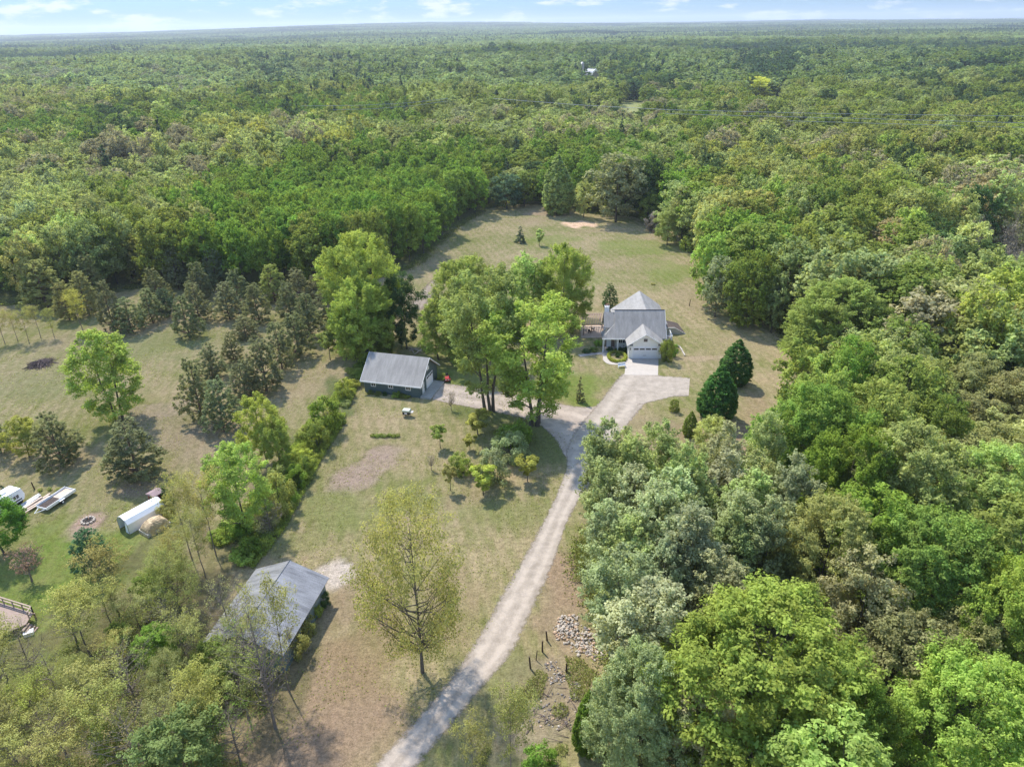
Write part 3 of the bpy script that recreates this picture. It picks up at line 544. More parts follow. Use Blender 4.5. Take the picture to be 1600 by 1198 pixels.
# white house
h_ = empty('house', 22.6, 124.9, 0, R_(-2.6), 'white house with a steep grey shingle roof and a two-car garage wing', 'house')
mb = MB(); mb.box(-2.0, 7.4, 4.4, 7.2, -.2, 3.05); mb.prism([(-1.5, 7.0, -.2), (7.9, 7.0, -.2), (7.9, 7.0, 4.15), (3.95, 7.0, 6.95), (-1.5, 7.0, 3.1)], (0, 11.2, 0))
mb.prism([(7.1, 3.1, 2.9), (7.1, 7.25, 2.9), (7.1, 7.25, 7.05)], (.3, 0, 0)); mb.prism([(-2.0, 3.4, 2.9), (-2.0, 7.25, 2.9), (-2.0, 7.25, 6.9)], (.3, 0, 0)); mb.box(-4.1, -2.0, 5.6, 9.6, -.2, 3.0)
mb.build('wall', 'white', h_)
mb = MB(); mb.prism([(0, 0, -.2), (6.25, 0, -.2), (6.25, 0, 3.0), (3.125, 0, 5.05), (0, 0, 3.0)], (0, 5.4, 0)); gw = mb.build('garage_wing', 'white', h_)
mb = MB(); mb.box(.62, 5.63, -.06, -.002, 0, 2.45); fr_ = mb.build('door_frame', 'trim', gw)
mb = MB()
for k in range(4): mb.box(.78, 5.47, -.10, -.062, .04 + k * .57, .585 + k * .57)
gd = mb.build('garage_door', mat('garage_door_white', (.74, .75, .77), .5, .03, 2), h_); mb = MB()
for k in range(4): mb.box(.92 + k * 1.16, 1.86 + k * 1.16, -.115, -.103, 1.85, 2.16)
mb.build('pane', 'glass', gd); MB().box(2.8, 3.4, -.13, -.103, .62, .72).build('handle', 'metal', gd)
MB().box(2.75, 3.45, -.05, -.002, 3.5, 4.1).build('vent', 'glass', h_)
for x in (.28, 5.95): MB().box(x - .07, x + .07, -.16, -.002, 1.85, 2.2).build('wall_lamp', 'dark', h_)
for x in (0.0, 5.55): MB().prism([(x, -.35, 2.75), (x, .02, 2.75), (x, .02, 3.05)], (.7, 0, 0)).build('eave_return', 'roof', h_)
mb = MB(); z0 = 2.95; zr = 7.25; sl_ = (zr - z0) / (7.2 - 2.75)
mb.slab([(-2.35, 2.75, z0), (7.55, 2.75, z0), (7.55, 7.2, zr), (-2.35, 7.2, zr)], .14)
mb.slab([(-4.5, 4.6, z0 + 1.85 * sl_ - .25), (-2.36, 4.6, z0 + 1.85 * sl_ - .25), (-2.36, 7.1, zr - .4), (-4.5, 7.1, zr - .4)], .14)
mb.slab([(-4.5, 7.104, zr - .4), (-2.36, 7.104, zr - .4), (-2.36, 9.6, 3.6), (-4.5, 9.6, 3.6)], .14)
# porch hip to the left
mb.poly([(-4.9, 2.75, z0), (-2.36, 2.75, z0), (-2.36, 5.2, z0 + 2.45 * sl_ - .2), (-2.9, 5.2, z0 + 2.2 * sl_ - .2)], (0, 1, 2, 3)); mb.poly([(-4.92, 2.75, z0), (-2.92, 5.2, z0 + 2.2 * sl_ - .2), (-4.92, 6.2, z0)], (0, 1, 2))
mb.slab([(-4.9, 2.75, z0 - .02), (-2.36, 2.75, z0 - .02), (-2.36, 6.2, z0 - .02), (-4.9, 6.2, z0 - .02)], .16)
# wing behind, ridge running back
mb.slab([(-2.0, 7.22, 3.0), (3.95, 7.22, zr - .05), (3.95, 18.7, zr - .05), (-2.0, 18.7, 3.0)], .14); mb.slab([(3.954, 7.22, zr - .05), (8.4, 7.22, 4.06), (8.4, 18.7, 4.06), (3.954, 18.7, zr - .05)], .14)
# garage wing
mb.slab([(-.45, -.45, 2.86), (3.12, -.45, 5.2), (3.12, 5.6, 5.2), (-.45, 5.6, 2.86)], .13); mb.slab([(3.124, -.45, 5.2), (6.7, -.45, 2.86), (6.7, 5.6, 2.86), (3.124, 5.6, 5.2)], .13)
rf = mb.build('roof', 'roof', h_)
mb = MB(); mb.prism([(-.45, -.50, 2.70), (3.12, -.50, 5.04), (6.7, -.50, 2.70), (6.7, -.50, 2.88), (3.12, -.50, 5.22), (-.45, -.50, 2.88)], (0, .045, 0)); mb.box(-4.9, -.5, 2.70, 2.745, z0 - .18, z0 + .03); mb.box(7.56, 7.60, 2.8, 2.9, z0 - .2, z0)
mb.prism([(7.555, 2.75, z0 - .18), (7.555, 7.2, zr - .18), (7.555, 7.2, zr + .02), (7.555, 2.75, z0 + .02)], (.045, 0, 0)); mb.build('fascia', 'trim', rf)
mb = MB(); mb.box(-2.9, 3.0, 7.17, 7.23, zr - .02, zr + .05); mb.box(-2.3, 7.5, 7.14, 7.26, zr + .0, zr + .06); mb.build('ridge_flashing', 'mulch', rf)
mb = MB(); mb.box(-4.2, -3.3, 8.0, 8.9, 3.4, 7.6); ch = mb.build('chimney', 'white', h_)
for x in (-4.0, -3.6): MB().cyl(x + .05, 8.45, 7.6, 8.05, .12).build('chimney_pot', 'darkred', ch)
for x in (-4.75, -1.9): MB().box(x, x + .16, 2.9, 3.06, 0, 2.8).build('porch_column', 'trim', h_)
MB().box(-4.1, -2.2, 5.45, 5.6, 0, 2.75).build('brick_wall', 'brick', h_)
MB().box(-3.8, -2.9, 5.38, 5.448, 0.05, 2.15).build('front_door', 'trim', h_)
MB().box(-4.6, -2.05, 2.8, 5.4, -.1, .12).build('porch_floor', 'concrete', h_)
for x in (-1.35, -.95, -.35): pass
window(h_, -1.5, -.85, 4.4, 1.35, 2.25); window(h_, -.72, -.07, 4.4, 1.35, 2.25); 
for y0 in (9, 13): window(h_, y0, y0 + 1.2, 7.9, 1.0, 2.2, 'x', 1)
for y0 in (10.6, 14): window(h_, y0, y0 + 1.3, -1.5, .9, 2.2, 'x', -1)
dk = MB(); dk.box(7.42, 8.9, 3.9, 6.9, 2.0, 2.12); 
for x, y in ((8.8, 4.0), (8.8, 6.8), (7.6, 4.0)): dk.box(x - .06, x + .06, y - .06, y + .06, 0, 2.0)
dd = dk.build('side_deck', 'wood', h_); dk = MB()
for k in range(13): y = 3.95 + k * .24; dk.box(8.82, 8.86, y, y + .04, 2.125, 3.0)
for k in range(6): x = 7.5 + k * .24; dk.box(x, x + .04, 3.92, 3.96, 2.125, 3.0)
dk.box(8.80, 8.88, 3.9, 6.95, 3.0, 3.07); dk.box(7.42, 8.79, 3.9, 3.98, 3.0, 3.07); dk.build('railing', 'trim', dd)
# concrete driveway slab, walk
def flat(name, pts, z, m, t=.1, label=None, cat=None, kind='structure'):
    mb = MB(); mb.slab([(*at(*p), z) for p in pts], t); o = mb.build(name, m); return tag(o, label, cat, None, kind)
flat('concrete_drive', [(979.5, 559), (1029, 559), (1028, 586.5), (975.5, 586)], .045, 'concrete')
def walkway(name, pts, w_, z, m):
    P = smooth([at(*p) for p in pts], 8); mb = MB(); L = []
    for i, p in enumerate(P):
        d = P[min(i + 1, len(P) - 1)] - P[max(i - 1, 0)]; d = d / np.linalg.norm(d); n_ = np.array([-d[1], d[0]]) * w_ / 2; L.append((p - n_, p + n_))
    for i in range(len(L) - 1): mb.poly([(*L[i][0], z), (*L[i + 1][0], z), (*L[i + 1][1], z), (*L[i][1], z)], (0, 1, 2, 3))
    return tag(mb.build(name, m), kind='structure')
walkway('house_walk', [(905, 556), (925, 553), (941, 552.5), (946, 556), (947, 563), (956, 568), (979, 567.5)], 1.05, .05, 'concrete'); walkway('porch_walk', [(945, 553), (945.5, 545)], 1.2, .054, 'concrete')
for bx, by, w_, H, c, lb in ((953, 549, 14, .9, 'dark', 'dark shrub under the porch window'), (965, 550, 13, .8, 'green', 'green shrub beside the porch window'), (974, 551, 14, 1.5, (.05, .10, .025), 'tallest dark shrub beside the garage wing'), (928, 549, 16, .9, 'green', 'shrub left of the porch by the walk'), (916, 551, 14, .8, 'dark', 'dark shrub at the left end of the walk'), (935, 540, 16, 1.3, 'bright', 'light green shrub below the patio'), (965, 558, 9, .9, (.04, .10, .02), 'dark round shrub inside the ring hedge')):
    spec('bush', bx, by, 0, w_, c, lb, 'shrub', 'foundation shrubs of the house', dz=H)
gq = np.random.default_rng(5); cx_, cy_ = at(964, 558.5); th = gq.random(5200) * 6.28; n3 = unit(5200, gq); P3 = np.stack([cx_ + np.cos(th) * 1.65, cy_ + np.sin(th) * 2.3, np.full(5200, .32)], 1) + n3 * np.array([.42, .5, .34]) * (gq.random((5200, 1)) ** .4)
o = link(bpy.data.objects.new('ring_hedge', mesh_np('ring_hedge', quads(P3, n3, gq.uniform(.05, .11, 5200), .6, gq), leaf_faces(5200), np.full(5200, 4), [M['leaf']], {'var': ('FLOAT', gq.random(5200))}))); o.color = (.33, .37, .08, 1)
tag(o, 'low clipped yellow-green hedge in a ring beside the house walk', 'hedge')
# patio, pergola
tag(flat('patio', [(906, 509), (944, 508), (944, 528), (908, 528)], .06, 'patio'), 'tan round-cornered patio under the pergola left of the house', 'patio', None, None); del bpy.data.objects['patio']['kind']
pg = empty('pergola', 17.1, 139.4, 0, R_(-3), 'brown slatted pergola over the patio left of the house', 'pergola')
for sx in (-1.9, 1.9):
    for sy in (-2.9, 2.9): MB().box(sx - .08, sx + .08, sy - .08, sy + .08, 0, 2.35).build('post', 'pergola', pg)
for sy in (-2.9, 2.9): MB().box(-2.3, 2.3, sy - .06, sy + .06, 2.352, 2.52).build('beam', 'pergola', pg)
for k in range(13): MB().box(-2.2 + k * .36, -2.03 + k * .36, -3.3, 3.3, 2.524, 2.66).build('slat', 'pergola', pg)
def chair(x, y, rz, m, label, z=0):
    c = empty('patio_chair', x, y, z, rz, label, 'chair'); MB().box(-.28, .28, -.28, .28, .4, .46).build('seat', m, c)
    MB().prism([(-.28, .26, .465), (.28, .26, .465), (.28, .31, .465), (-.28, .31, .465)], (0, .14, .55)).build('backrest', m, c)
    for sx in (-.25, .25):
        for sy in (-.25, .25): MB().box(sx - .025, sx + .025, sy - .025, sy + .025, 0, .399).build('leg', m, c)
    for sx in (-.31, .31): MB().box(sx - .03, sx + .03, -.27, .3, .62, .66).build('armrest', m, c)
    return c
x, y = at(922, 521); chair(x, y, 2.4, 'dark', 'dark garden chair on the tan patio', .06); x, y = at(926, 517); chair(x, y, 1.2, 'dark', 'second dark garden chair, farther back on the patio', .06)
b = empty('garden_bench', *at(971.5, 574), 0, .2, 'small white garden bench on the lawn beside the concrete drive', 'bench')
MB().box(-.75, .75, -.22, .22, .42, .48).build('seat', 'trim', b); MB().box(-.75, .75, .2, .25, .485, .95).build('backrest', 'trim', b)
for sx in (-.65, .65): MB().box(sx - .05, sx + .05, -.2, .24, 0, .419).build('leg', 'trim', b)
# retaining wall right of house, with a dark mulched bank
A_, B_ = at(1037, 523), at(1072, 522); mb = MB(); mb.prism([(A_[0], A_[1], 0), (B_[0], B_[1], 0), (B_[0] - .6, B_[1], .35), (A_[0] + 2.2, A_[1] + .05, 1.5), (A_[0], A_[1], 1.55)], (0, .25, 0)); rw = mb.build('retaining_wall', 'block'); tag(rw, 'pale concrete retaining wall with a dark bank on the right side of the house', 'wall')
C0, D0 = at(1037, 503), at(1052, 503)
mb = MB(); mb.poly([(A_[0], A_[1] + .26, 1.5), (A_[0] + 2.2, A_[1] + .31, 1.45), (B_[0] - .6, B_[1] + .26, .3), (B_[0], B_[1] + .26, 0), (D0[0] + .8, D0[1] - .8, .0), (D0[0], D0[1], 0.05), (C0[0] - .4, C0[1], .6)], (0, 1, 2, 3, 4, 5, 6)); mb.build('bank', 'mulch', rw)
mb = MB(); P = [at(1056, 542), at(1062, 543), at(1066, 549), at(1070, 556)]
mb2 = [(*P[i], 0) for i in range(4)]
for i in range(3):
    a, b2 = np.array(P[i]), np.array(P[i + 1]); d = (b2 - a) / np.linalg.norm(b2 - a); n_ = np.array([-d[1], d[0]]) * .12; mb.prism([(*(a - n_), -.05), (*(b2 - n_), -.05), (*(b2 + n_), -.05), (*(a + n_), -.05)], (0, 0, .45 - .1 * i))
tag(mb.build('garden_edging', 'concrete'), 'curved pale garden edging wall right of the house bushes', 'edging')
# red lawn tractor
x, y = at(698.5, 594.5); q = empty('lawn_tractor', x, y, 0, R_(8), 'red riding mower parked at the end of the gravel by the garage', 'mower')
MB().prism([(-.38, -1.0, .42), (.38, -1.0, .42), (.34, -1.0, .86), (-.34, -1.0, .86)], (0, 1.0, .08)).build('hood', 'red', q, .04); MB().box(-.42, .42, 0.02, 1.05, .40, .62).build('body', 'red', q, .04)
for sx in (-.24, .24): MB().box(sx - .09, sx + .09, -1.03, -1.001, .58, .74).build('headlight', 'trim', q)
st_ = MB(); st_.box(-.27, .27, .35, .80, .625, .74); st_.box(-.27, .27, .80, .90, .625, 1.15); st_.build('seat', 'dark', q, .03)
wsx = MB(); wsx.tube([(0, .0, .80), (0, .16, 1.06)], .025); wsx.tube([(.17 * math.cos(t), .16 + .07 * math.sin(t), 1.06 + .1 * math.sin(t)) for t in np.linspace(0, 6.28, 13)], .02, 5); wsx.build('steering_wheel', 'dark', q)
for sx, yy, r in ((-.46, -.72, .22), (.46, -.72, .22), (-.50, .62, .32), (.50, .62, .32)):
    w_ = MB(); w_.tube([(sx - .11, yy, r), (sx + .11, yy, r)], r, 16); w_ = w_.build('wheel', 'dark', q); MB().tube([(sx - .12, yy, r), (sx + .12, yy, r)], r * .5, 12).build('rim', 'trim', w_)
MB().box(-.62, .62, -.42, .25, .12, .34).build('mower_deck', 'red', q, .03)
# small roofed cart on the lawn
x, y = at(636, 650); q = empty('grill_cart', x, y, 0, R_(-12), 'small dark grill cart with a pale green cover standing on the lawn', 'grill')
MB().prism([(-.75, -.5, .95), (.75, -.5, .95), (.6, -.5, 1.3), (-.6, -.5, 1.3)], (0, 1.0, 0)).build('cover', mat('pale_green_cover', (.48, .52, .42), .6, .06, 2), q, .08); MB().box(-.62, .62, -.42, .42, .45, .945).build('cabinet', 'dark', q, .02)
for sx in (-.5, .5):
    for sy in (-.35, .35): MB().box(sx - .04, sx + .04, sy - .04, sy + .04, 0.0, .449).build('leg', 'metal', q)
MB().box(.76, 1.15, -.35, .35, .88, .93).build('side_shelf', 'metal', q); MB().box(-.25, .2, -.45, -.421, .6, .85).build('panel', 'trim', q)
# fence posts by the stones and elsewhere
for i, (bx, by, ty, lb) in enumerate([(855, 1000.5, 986, 'farthest of the four dark posts in a row beside the drive'), (847.5, 1018, 1001.5, 'second farthest dark post of the row beside the drive'), (837.5, 1031, 1016, 'thin leaning post, third of the row beside the drive'), (829, 1044, 1026, 'nearest and thickest dark post of the row beside the drive'), (885, 1049, 1036, 'short dark post standing apart among the stones'), (1077, 478, 468, 'dark post alone in the grass behind the house, near the east wood'), (54, 764, 753, 'wooden post in the meadow behind the trailer')]):
    x, y = at(bx, by); H = height_for(x, y, ty); r = .09 if i != 2 else .05; mb = MB(); dx = .12 * (i % 3 - 1)
    mb.tube([(x, y, -.1), (x + dx * .5, y, H * .5), (x + dx, y + .02, H)], [r * 1.1, r, r * .85], 7); tag(mb.build('fence_post', 'post'), lb, 'post', 'dark fence posts by the stones' if i < 5 else None)
for i, (bx, by) in enumerate(((63, 767), (78, 766), (91, 767), (1020, 445))):
    spec('bush', bx, by, 0, 8, 'olive', ['tuft of tall grass just right of the wooden post', 'middle tuft of tall grass behind the trailer', 'tuft of tall grass right above the trailer', 'small dark tuft in the field behind the house'][i], 'grass tuft', dz=.5)
# stones
def rocks(name, spots, n, s0, s1, mats, label, seed):
    gg = np.random.default_rng(seed); phi = (1 + 5 ** .5) / 2
    base = np.array([(-1, phi, 0), (1, phi, 0), (-1, -phi, 0), (1, -phi, 0), (0, -1, phi), (0, 1, phi), (0, -1, -phi), (0, 1, -phi), (phi, 0, -1), (phi, 0, 1), (-phi, 0, -1), (-phi, 0, 1)]) / 1.9
    fc = np.array([(0, 11, 5), (0, 5, 1), (0, 1, 7), (0, 7, 10), (0, 10, 11), (1, 5, 9), (5, 11, 4), (11, 10, 2), (10, 7, 6), (7, 1, 8), (3, 9, 4), (3, 4, 2), (3, 2, 6), (3, 6, 8), (3, 8, 9), (4, 9, 5), (2, 4, 11), (6, 2, 10), (8, 6, 7), (9, 8, 1)])
    V, Fc, MI = [], [], []
    for i in range(n):
        px_, py_, rx, ry, hh = spots[gg.integers(len(spots))]; r, t = math.sqrt(gg.random()), gg.random() * 6.28; x, y = at(px_ + rx * r * math.cos(t), py_ + ry * r * math.sin(t))
        s = gg.uniform(s0, s1); sc_ = s * gg.uniform(.6, 1.3, 3); sc_[2] *= .7; v = base * gg.uniform(.8, 1.2, (12, 1)) * sc_; a = gg.random() * 6.28; ca_, sa_ = math.cos(a), math.sin(a)
        v = v @ np.array([[ca_, -sa_, 0], [sa_, ca_, 0], [0, 0, 1]]); v += [x, y, s * .12 + hh * (1 - r) * gg.random()]; Fc.append(fc + 12 * i); V.append(v); MI += [gg.choice(len(mats), p=[.6, .25, .15])] * 20
    V = np.concatenate(V); Fc = np.concatenate(Fc); return tag(link(bpy.data.objects.new(name, mesh_np(name, V, Fc.ravel(), np.full(len(Fc), 3), [M[m] for m in mats], None, MI))), label, 'stones', None, 'stuff')
rocks('stone_pile', [(888, 972, 18, 13, .4), (898, 992, 30, 17, .5), (918, 1000, 20, 14, .3), (884, 985, 22, 12, .2), (912, 1014, 22, 12, .1), (935, 1020, 20, 12, .1)], 560, .06, .22, ('stone', 'stone_b', 'stone_g'), 'bright heap of broken field stones below the aspens', 5)
rocks('loose_stones', [(862, 1040, 12, 8, .1), (880, 1052, 16, 10, .2), (870, 1062, 16, 8, .1), (900, 1070, 8, 6, .2), (898, 1090, 8, 6, .1), (850, 1098, 40, 20, .05), (838, 1118, 34, 22, .05), (875, 1120, 30, 20, .05)], 420, .04, .15, ('stone_g', 'stone', 'stone_b'), 'loose grey stones scattered in the scrub below the heap', 6)
def sticks(name, bx, by, rad, n, ln, r, m, label, cat, seed, hh=.5):
    gg = np.random.default_rng(seed); x0, y0 = at(bx, by); mb = MB()
    for i in range(n):
        a, t, rr = gg.random() * 3.14, gg.random() * 6.28, rad * math.sqrt(gg.random()); x, y = x0 + rr * math.cos(t), y0 + rr * math.sin(t); l_ = ln * gg.uniform(.5, 1.2); z = gg.random() * hh * (1 - rr / rad) + .05
        d = np.array([math.cos(a), math.sin(a)]) * l_ / 2; mb.tube([(x - d[0], y - d[1], z), (x, y, z + gg.uniform(0, .2)), (x + d[0], y + d[1], z + gg.uniform(-.04, .3))], [r, r * .8, r * .3], 5)
    return tag(mb.build(name, m), label, cat)
sticks('brush_pile', 65, 569, 2.0, 110, 3.2, .06, 'brush', 'dark pile of cut branches in the left meadow', 'brush pile', 3, .9)
sticks('fallen_branches', 855, 1110, 3.2, 34, 1.6, .035, 'brush', 'fallen branches in the scrub at the bottom right of the drive', 'branches', 4, .2)
sticks('fallen_logs', 652, 548, 1.5, 5, 4.5, .14, 'plank', 'pale fallen logs behind the garage roof', 'logs', 8, .3)
# lower-left yard: camper, lumber, trailer, fire ring, shelter, tarp, red shed, deck
x, y = at(22, 803); q = empty('camper', x - 1.7, y + 1.2, 0, R_(-20), 'white truck camper beside the lumber at the left edge', 'camper')
MB().prism([(-1.05, -2.0, .55), (-1.05, 2.0, .55), (-1.05, 2.3, 1.3), (-1.05, 2.0, 2.35), (-1.05, -1.2, 2.45), (-1.05, -2.0, 1.9)], (2.1, 0, 0)).build('body', 'trim', q, .08)
window(q, -.6, .5, -2.02, .95, 1.5, 'y', -1); window(q, -1.2, -.2, 1.05, 1.2, 1.75, 'x', 1); window(q, .6, 1.4, 1.05, 1.2, 1.75, 'x', 1); MB().box(-.35, .35, -.2, .5, 2.42, 2.62).build('roof_vent', 'white', q, .04)
MB().box(1.055, 1.09, -1.7, 1.7, .8, .95).build('stripe', 'dark', q); MB().box(-.9, .9, -1.7, 1.8, .2, .549).build('frame', 'dark', q)
for sx in (-1.0, 1.0): w_ = MB(); w_.tube([(sx - .12, -.3, .33), (sx + .12, -.3, .33)], .33, 16); w_.build('wheel', 'dark', q)
gg = random.Random(4)
for i in range(17):
    a, b2 = (43, 790) if i < 8 else (59, 788); k = i if i < 8 else i - 8; x, y = at(a, b2); rr = R_(-22 + gg.uniform(-5, 5)); dxx = (k % 4) * .33 - .5; zz = .10 + .16 * (k // 4)
    tn_ = ['grey', 'tan'][i >= 8]; mb = MB(); l_ = gg.uniform(1.5, 2.3); mb.box(-.13, .13, -l_, l_, -.04, .05); o = mb.build('board', 'plank_g' if i < 8 else 'plank'); o.location = (x + dxx * math.cos(rr), y + dxx * math.sin(rr) + gg.uniform(-.5, .5), zz + .02 * (k % 4)); o.rotation_euler = (gg.uniform(-.02, .02), 0, rr)
    tag(o, f"{['pale grey', 'tan'][i >= 8]} board of the {['left', 'right'][i >= 8]} lumber stack beside the camper", 'board', f"boards of the {['left', 'right'][i >= 8]} lumber stack")
q = empty('utility_trailer', -63.2, 81.0, 0, R_(-19), 'flat grey utility trailer with low white sides at the end of the lumber', 'trailer')
MB().box(-.92, .92, -2.3, 2.3, .48, .56).build('bed', 'metal', q); MB().box(-.8, .8, .1, 2.2, .563, .60).build('plywood', 'plank', q); MB().box(-.8, .8, -2.2, .05, .563, .585).build('rubber_mat', 'mulch', q)
for x0, x1, y0, y1 in ((-.98, -.922, -2.3, 2.3), (.922, .98, -2.3, 2.3), (-.92, .92, 2.302, 2.36), (-.92, .92, -2.36, -2.302)): MB().box(x0, x1, y0, y1, .45, .85 if y1 - y0 > 1 else .7).build('side_rail', 'trim', q)
MB().tube([(-.6, -2.36, .5), (0, -3.5, .5), (.6, -2.36, .5)], .05).build('drawbar', 'trim', q)
for sx in (-1.1, 1.1): w_ = MB(); w_.tube([(sx - .1, -.1, .3), (sx + .1, -.1, .3)], .3, 16); w_ = w_.build('wheel', 'dark', q); MB().tube([(sx - .11, -.1, .3), (sx + .11, -.1, .3)], .15, 10).build('rim', 'trim', w_); MB().box(sx - .13, sx + .13, -.5, .3, .62, .66).build('mudguard', 'trim', q)
x, y = at(138, 814); q = empty('fire_ring', x, y, 0, 0, 'ring of pale stones around a campfire on bare dirt', 'fire ring')
for k in range(11):
    a = k / 11 * 6.283; MB().prism([(.62 * math.cos(a - .24), .62 * math.sin(a - .24), 0), (.92 * math.cos(a - .2), .92 * math.sin(a - .2), 0), (.92 * math.cos(a + .2), .92 * math.sin(a + .2), 0), (.62 * math.cos(a + .24), .62 * math.sin(a + .24), 0)], (0, 0, .26)).build('stone', 'stone', q, .05)
MB().cyl(0, 0, 0, .06, .60, 20).build('ash_bed', 'ash', q); mb = MB()
for k in range(5): a = k * 1.25; mb.tube([(.4 * math.cos(a), .4 * math.sin(a), .1), (-.05 * math.cos(a), -.05 * math.sin(a), .38)], .05)
mb.build('firewood', 'post', q)
q = empty('fabric_shelter', -49.2, 76.4, 0, R_(-34), 'long white fabric shelter with an open dark end', 'shelter')
prof = [(-1.15, 0), (-1.2, 1.45), (-.75, 2.0), (0, 2.3), (.75, 2.0), (1.2, 1.45), (1.15, 0)]
mb = MB(); inn = [(a * .95, b * .965) for a, b in prof]; L_ = 2.6
for i in range(6):
    a, b = prof[i], prof[i + 1]; c, d = inn[i], inn[i + 1]
    mb.prism([(a[0], -L_, a[1]), (b[0], -L_, b[1]), (d[0], -L_, d[1]), (c[0], -L_, c[1])], (0, 2 * L_, 0))
mb.build('cover', 'shelter', q); MB().prism([(a, L_ - .08, b) for a, b in inn], (0, .05, 0)).build('end_panel', 'shelter', q)
fm_ = MB()
for a, b in zip(prof[:-1], prof[1:]): fm_.tube([(a[0], -L_ - .04, a[1]), (b[0], -L_ - .04, b[1])], .04)
fm_.build('frame', 'metal', q); MB().prism([(.35, -L_ - .02, 0), (1.1, -L_ - .02, 0), (1.14, -L_ - .02, 1.4), (.72, -L_ - .02, 1.95)], (0, .03, 0)).build('flap', 'shelter', q)
x, y = at(190, 822); q2 = empty('covered_machine', x + 1.0, y + 1.2, 0, R_(-34), 'grey covered machine stored inside the white shelter', 'machine'); MB().prism([(-.5, -.9, .25), (.5, -.9, .25), (.4, -.9, 1.0), (-.4, -.9, 1.0)], (0, 1.6, .1)).build('cover', 'plank_g', q2, .12)
for sx in (-.45, .45): MB().tube([(sx - .08, -.6, .25), (sx + .08, -.6, .25)], .25, 12).build('wheel', 'dark', q2)
x, y = at(243, 826); q = empty('tarped_pile', x, y, 0, R_(-34), 'rounded pile under a mottled tan tarp beside the white shelter', 'tarp'); gq = np.random.default_rng(9)
V = []; NU, NV = 26, 18
for i in range(NU + 1):
    for j in range(NV + 1):
        u, v = i / NU * 2 - 1, j / NV * 2 - 1; e = max(abs(u), abs(v)); h = 1.55 * (1 - abs(u) ** 3.2) ** .5 * (1 - abs(v) ** 3.2) ** .5; V.append((u * 1.1 * (1 + .05 * math.sin(9 * v)), v * 1.65, h + (.03 * math.sin(7 * u + 5 * v) + .09 * gq.random()) * (h > .2)))
mb = MB(); mb.poly(V, *[(i * (NV + 1) + j, (i + 1) * (NV + 1) + j, (i + 1) * (NV + 1) + j + 1, i * (NV + 1) + j + 1) for i in range(NU) for j in range(NV)]); mb.build('tarp', 'tarp', q); MB().box(-1.05, 1.05, -1.6, 1.6, 0, .5).build('pallet_wall', 'block', q)
x, y = at(246, 784); q = empty('red_shed', x, y, 0, R_(-30), 'small dark red shed with a greyish roof behind the white shelter', 'shed'); MB().box(-.7, .7, -.7, .7, 0, 1.5).build('wall', 'darkred', q); MB().prism([(-.85, -.85, 1.5), (.85, -.85, 1.5), (.85, -.85, 1.58), (0, -.85, 1.85), (-.85, -.85, 1.58)], (0, 1.7, 0)).build('roof', mat('faded_roof', (.30, .22, .22), .9, .15, 3), q); MB().box(-.3, .3, -.74, -.702, .05, 1.3).build('door', 'dark', q)
# wooden deck at the left edge
ZD = .9; pts_ = [at(-80, 916, ZD), at(52, 957, ZD), at(40, 975, ZD), at(-60, 1018, ZD)]; q = empty('wooden_deck', *pts_[1], 0, 0, 'reddish wooden deck with railing at the left edge', 'deck'); ox_, oy_ = pts_[1]
lp = [(a - ox_, b - oy_) for a, b in pts_]; MB().slab([(a, b, ZD) for a, b in lp][::-1], .12).build('floor', 'deckw', q)
def rail(a, b, n):
    a, b = np.array(a), np.array(b); mb = MB()
    for k in range(n + 1): p = a + (b - a) * k / n; mb.box(p[0] - .05, p[0] + .05, p[1] - .05, p[1] + .05, ZD + .004, ZD + .9)
    d = (b - a) / np.linalg.norm(b - a); n_ = np.array([-d[1], d[0]]) * .07
    for z in (ZD + .9, ZD + .45): mb.prism([(*(a - n_), z), (*(b - n_), z), (*(b + n_), z), (*(a + n_), z)], (0, 0, .05))
    return mb.build('railing', 'wood', q)
rail(lp[0], lp[1], 9); rail(lp[1], ((lp[1][0] + lp[2][0]) / 2, (lp[1][1] + lp[2][1]) / 2), 1)
for k in range(4): MB().box(lp[2][0] - .1 + k * .25, lp[2][0] + .15 + k * .25, lp[2][1] - .7, lp[2][1] + .4, 0, ZD - .2 * (k + 1)).build('step', 'deckw', q)
for a, b in lp[1:3]: MB().box(a - .08, a + .08, b - .02, b + .12, 0, ZD - .125).build('post', 'deckw', q)
x, y = at(46, 991); q = empty('storage_box', x, y, 0, .5, 'small white box on the ground below the deck steps', 'box'); MB().box(-.45, .45, -.3, .3, 0, .38).build('body', 'trim', q, .03); MB().box(-.48, .48, -.33, .33, .382, .45).build('lid', 'white', q, .02)
x, y = at(266, 1088); mb = MB(); mb.slab([(-.35, -.8, .2), (.35, -1.0, .35), (.4, .8, .9), (-.3, .8, .9)], .06); o = mb.build('white_sheet', 'trim'); o.location = (x, y, 0); o.rotation_euler = (0, 0, -.25); tag(o, 'white sheet of board leaning in the thicket left of the steel shed', 'board')
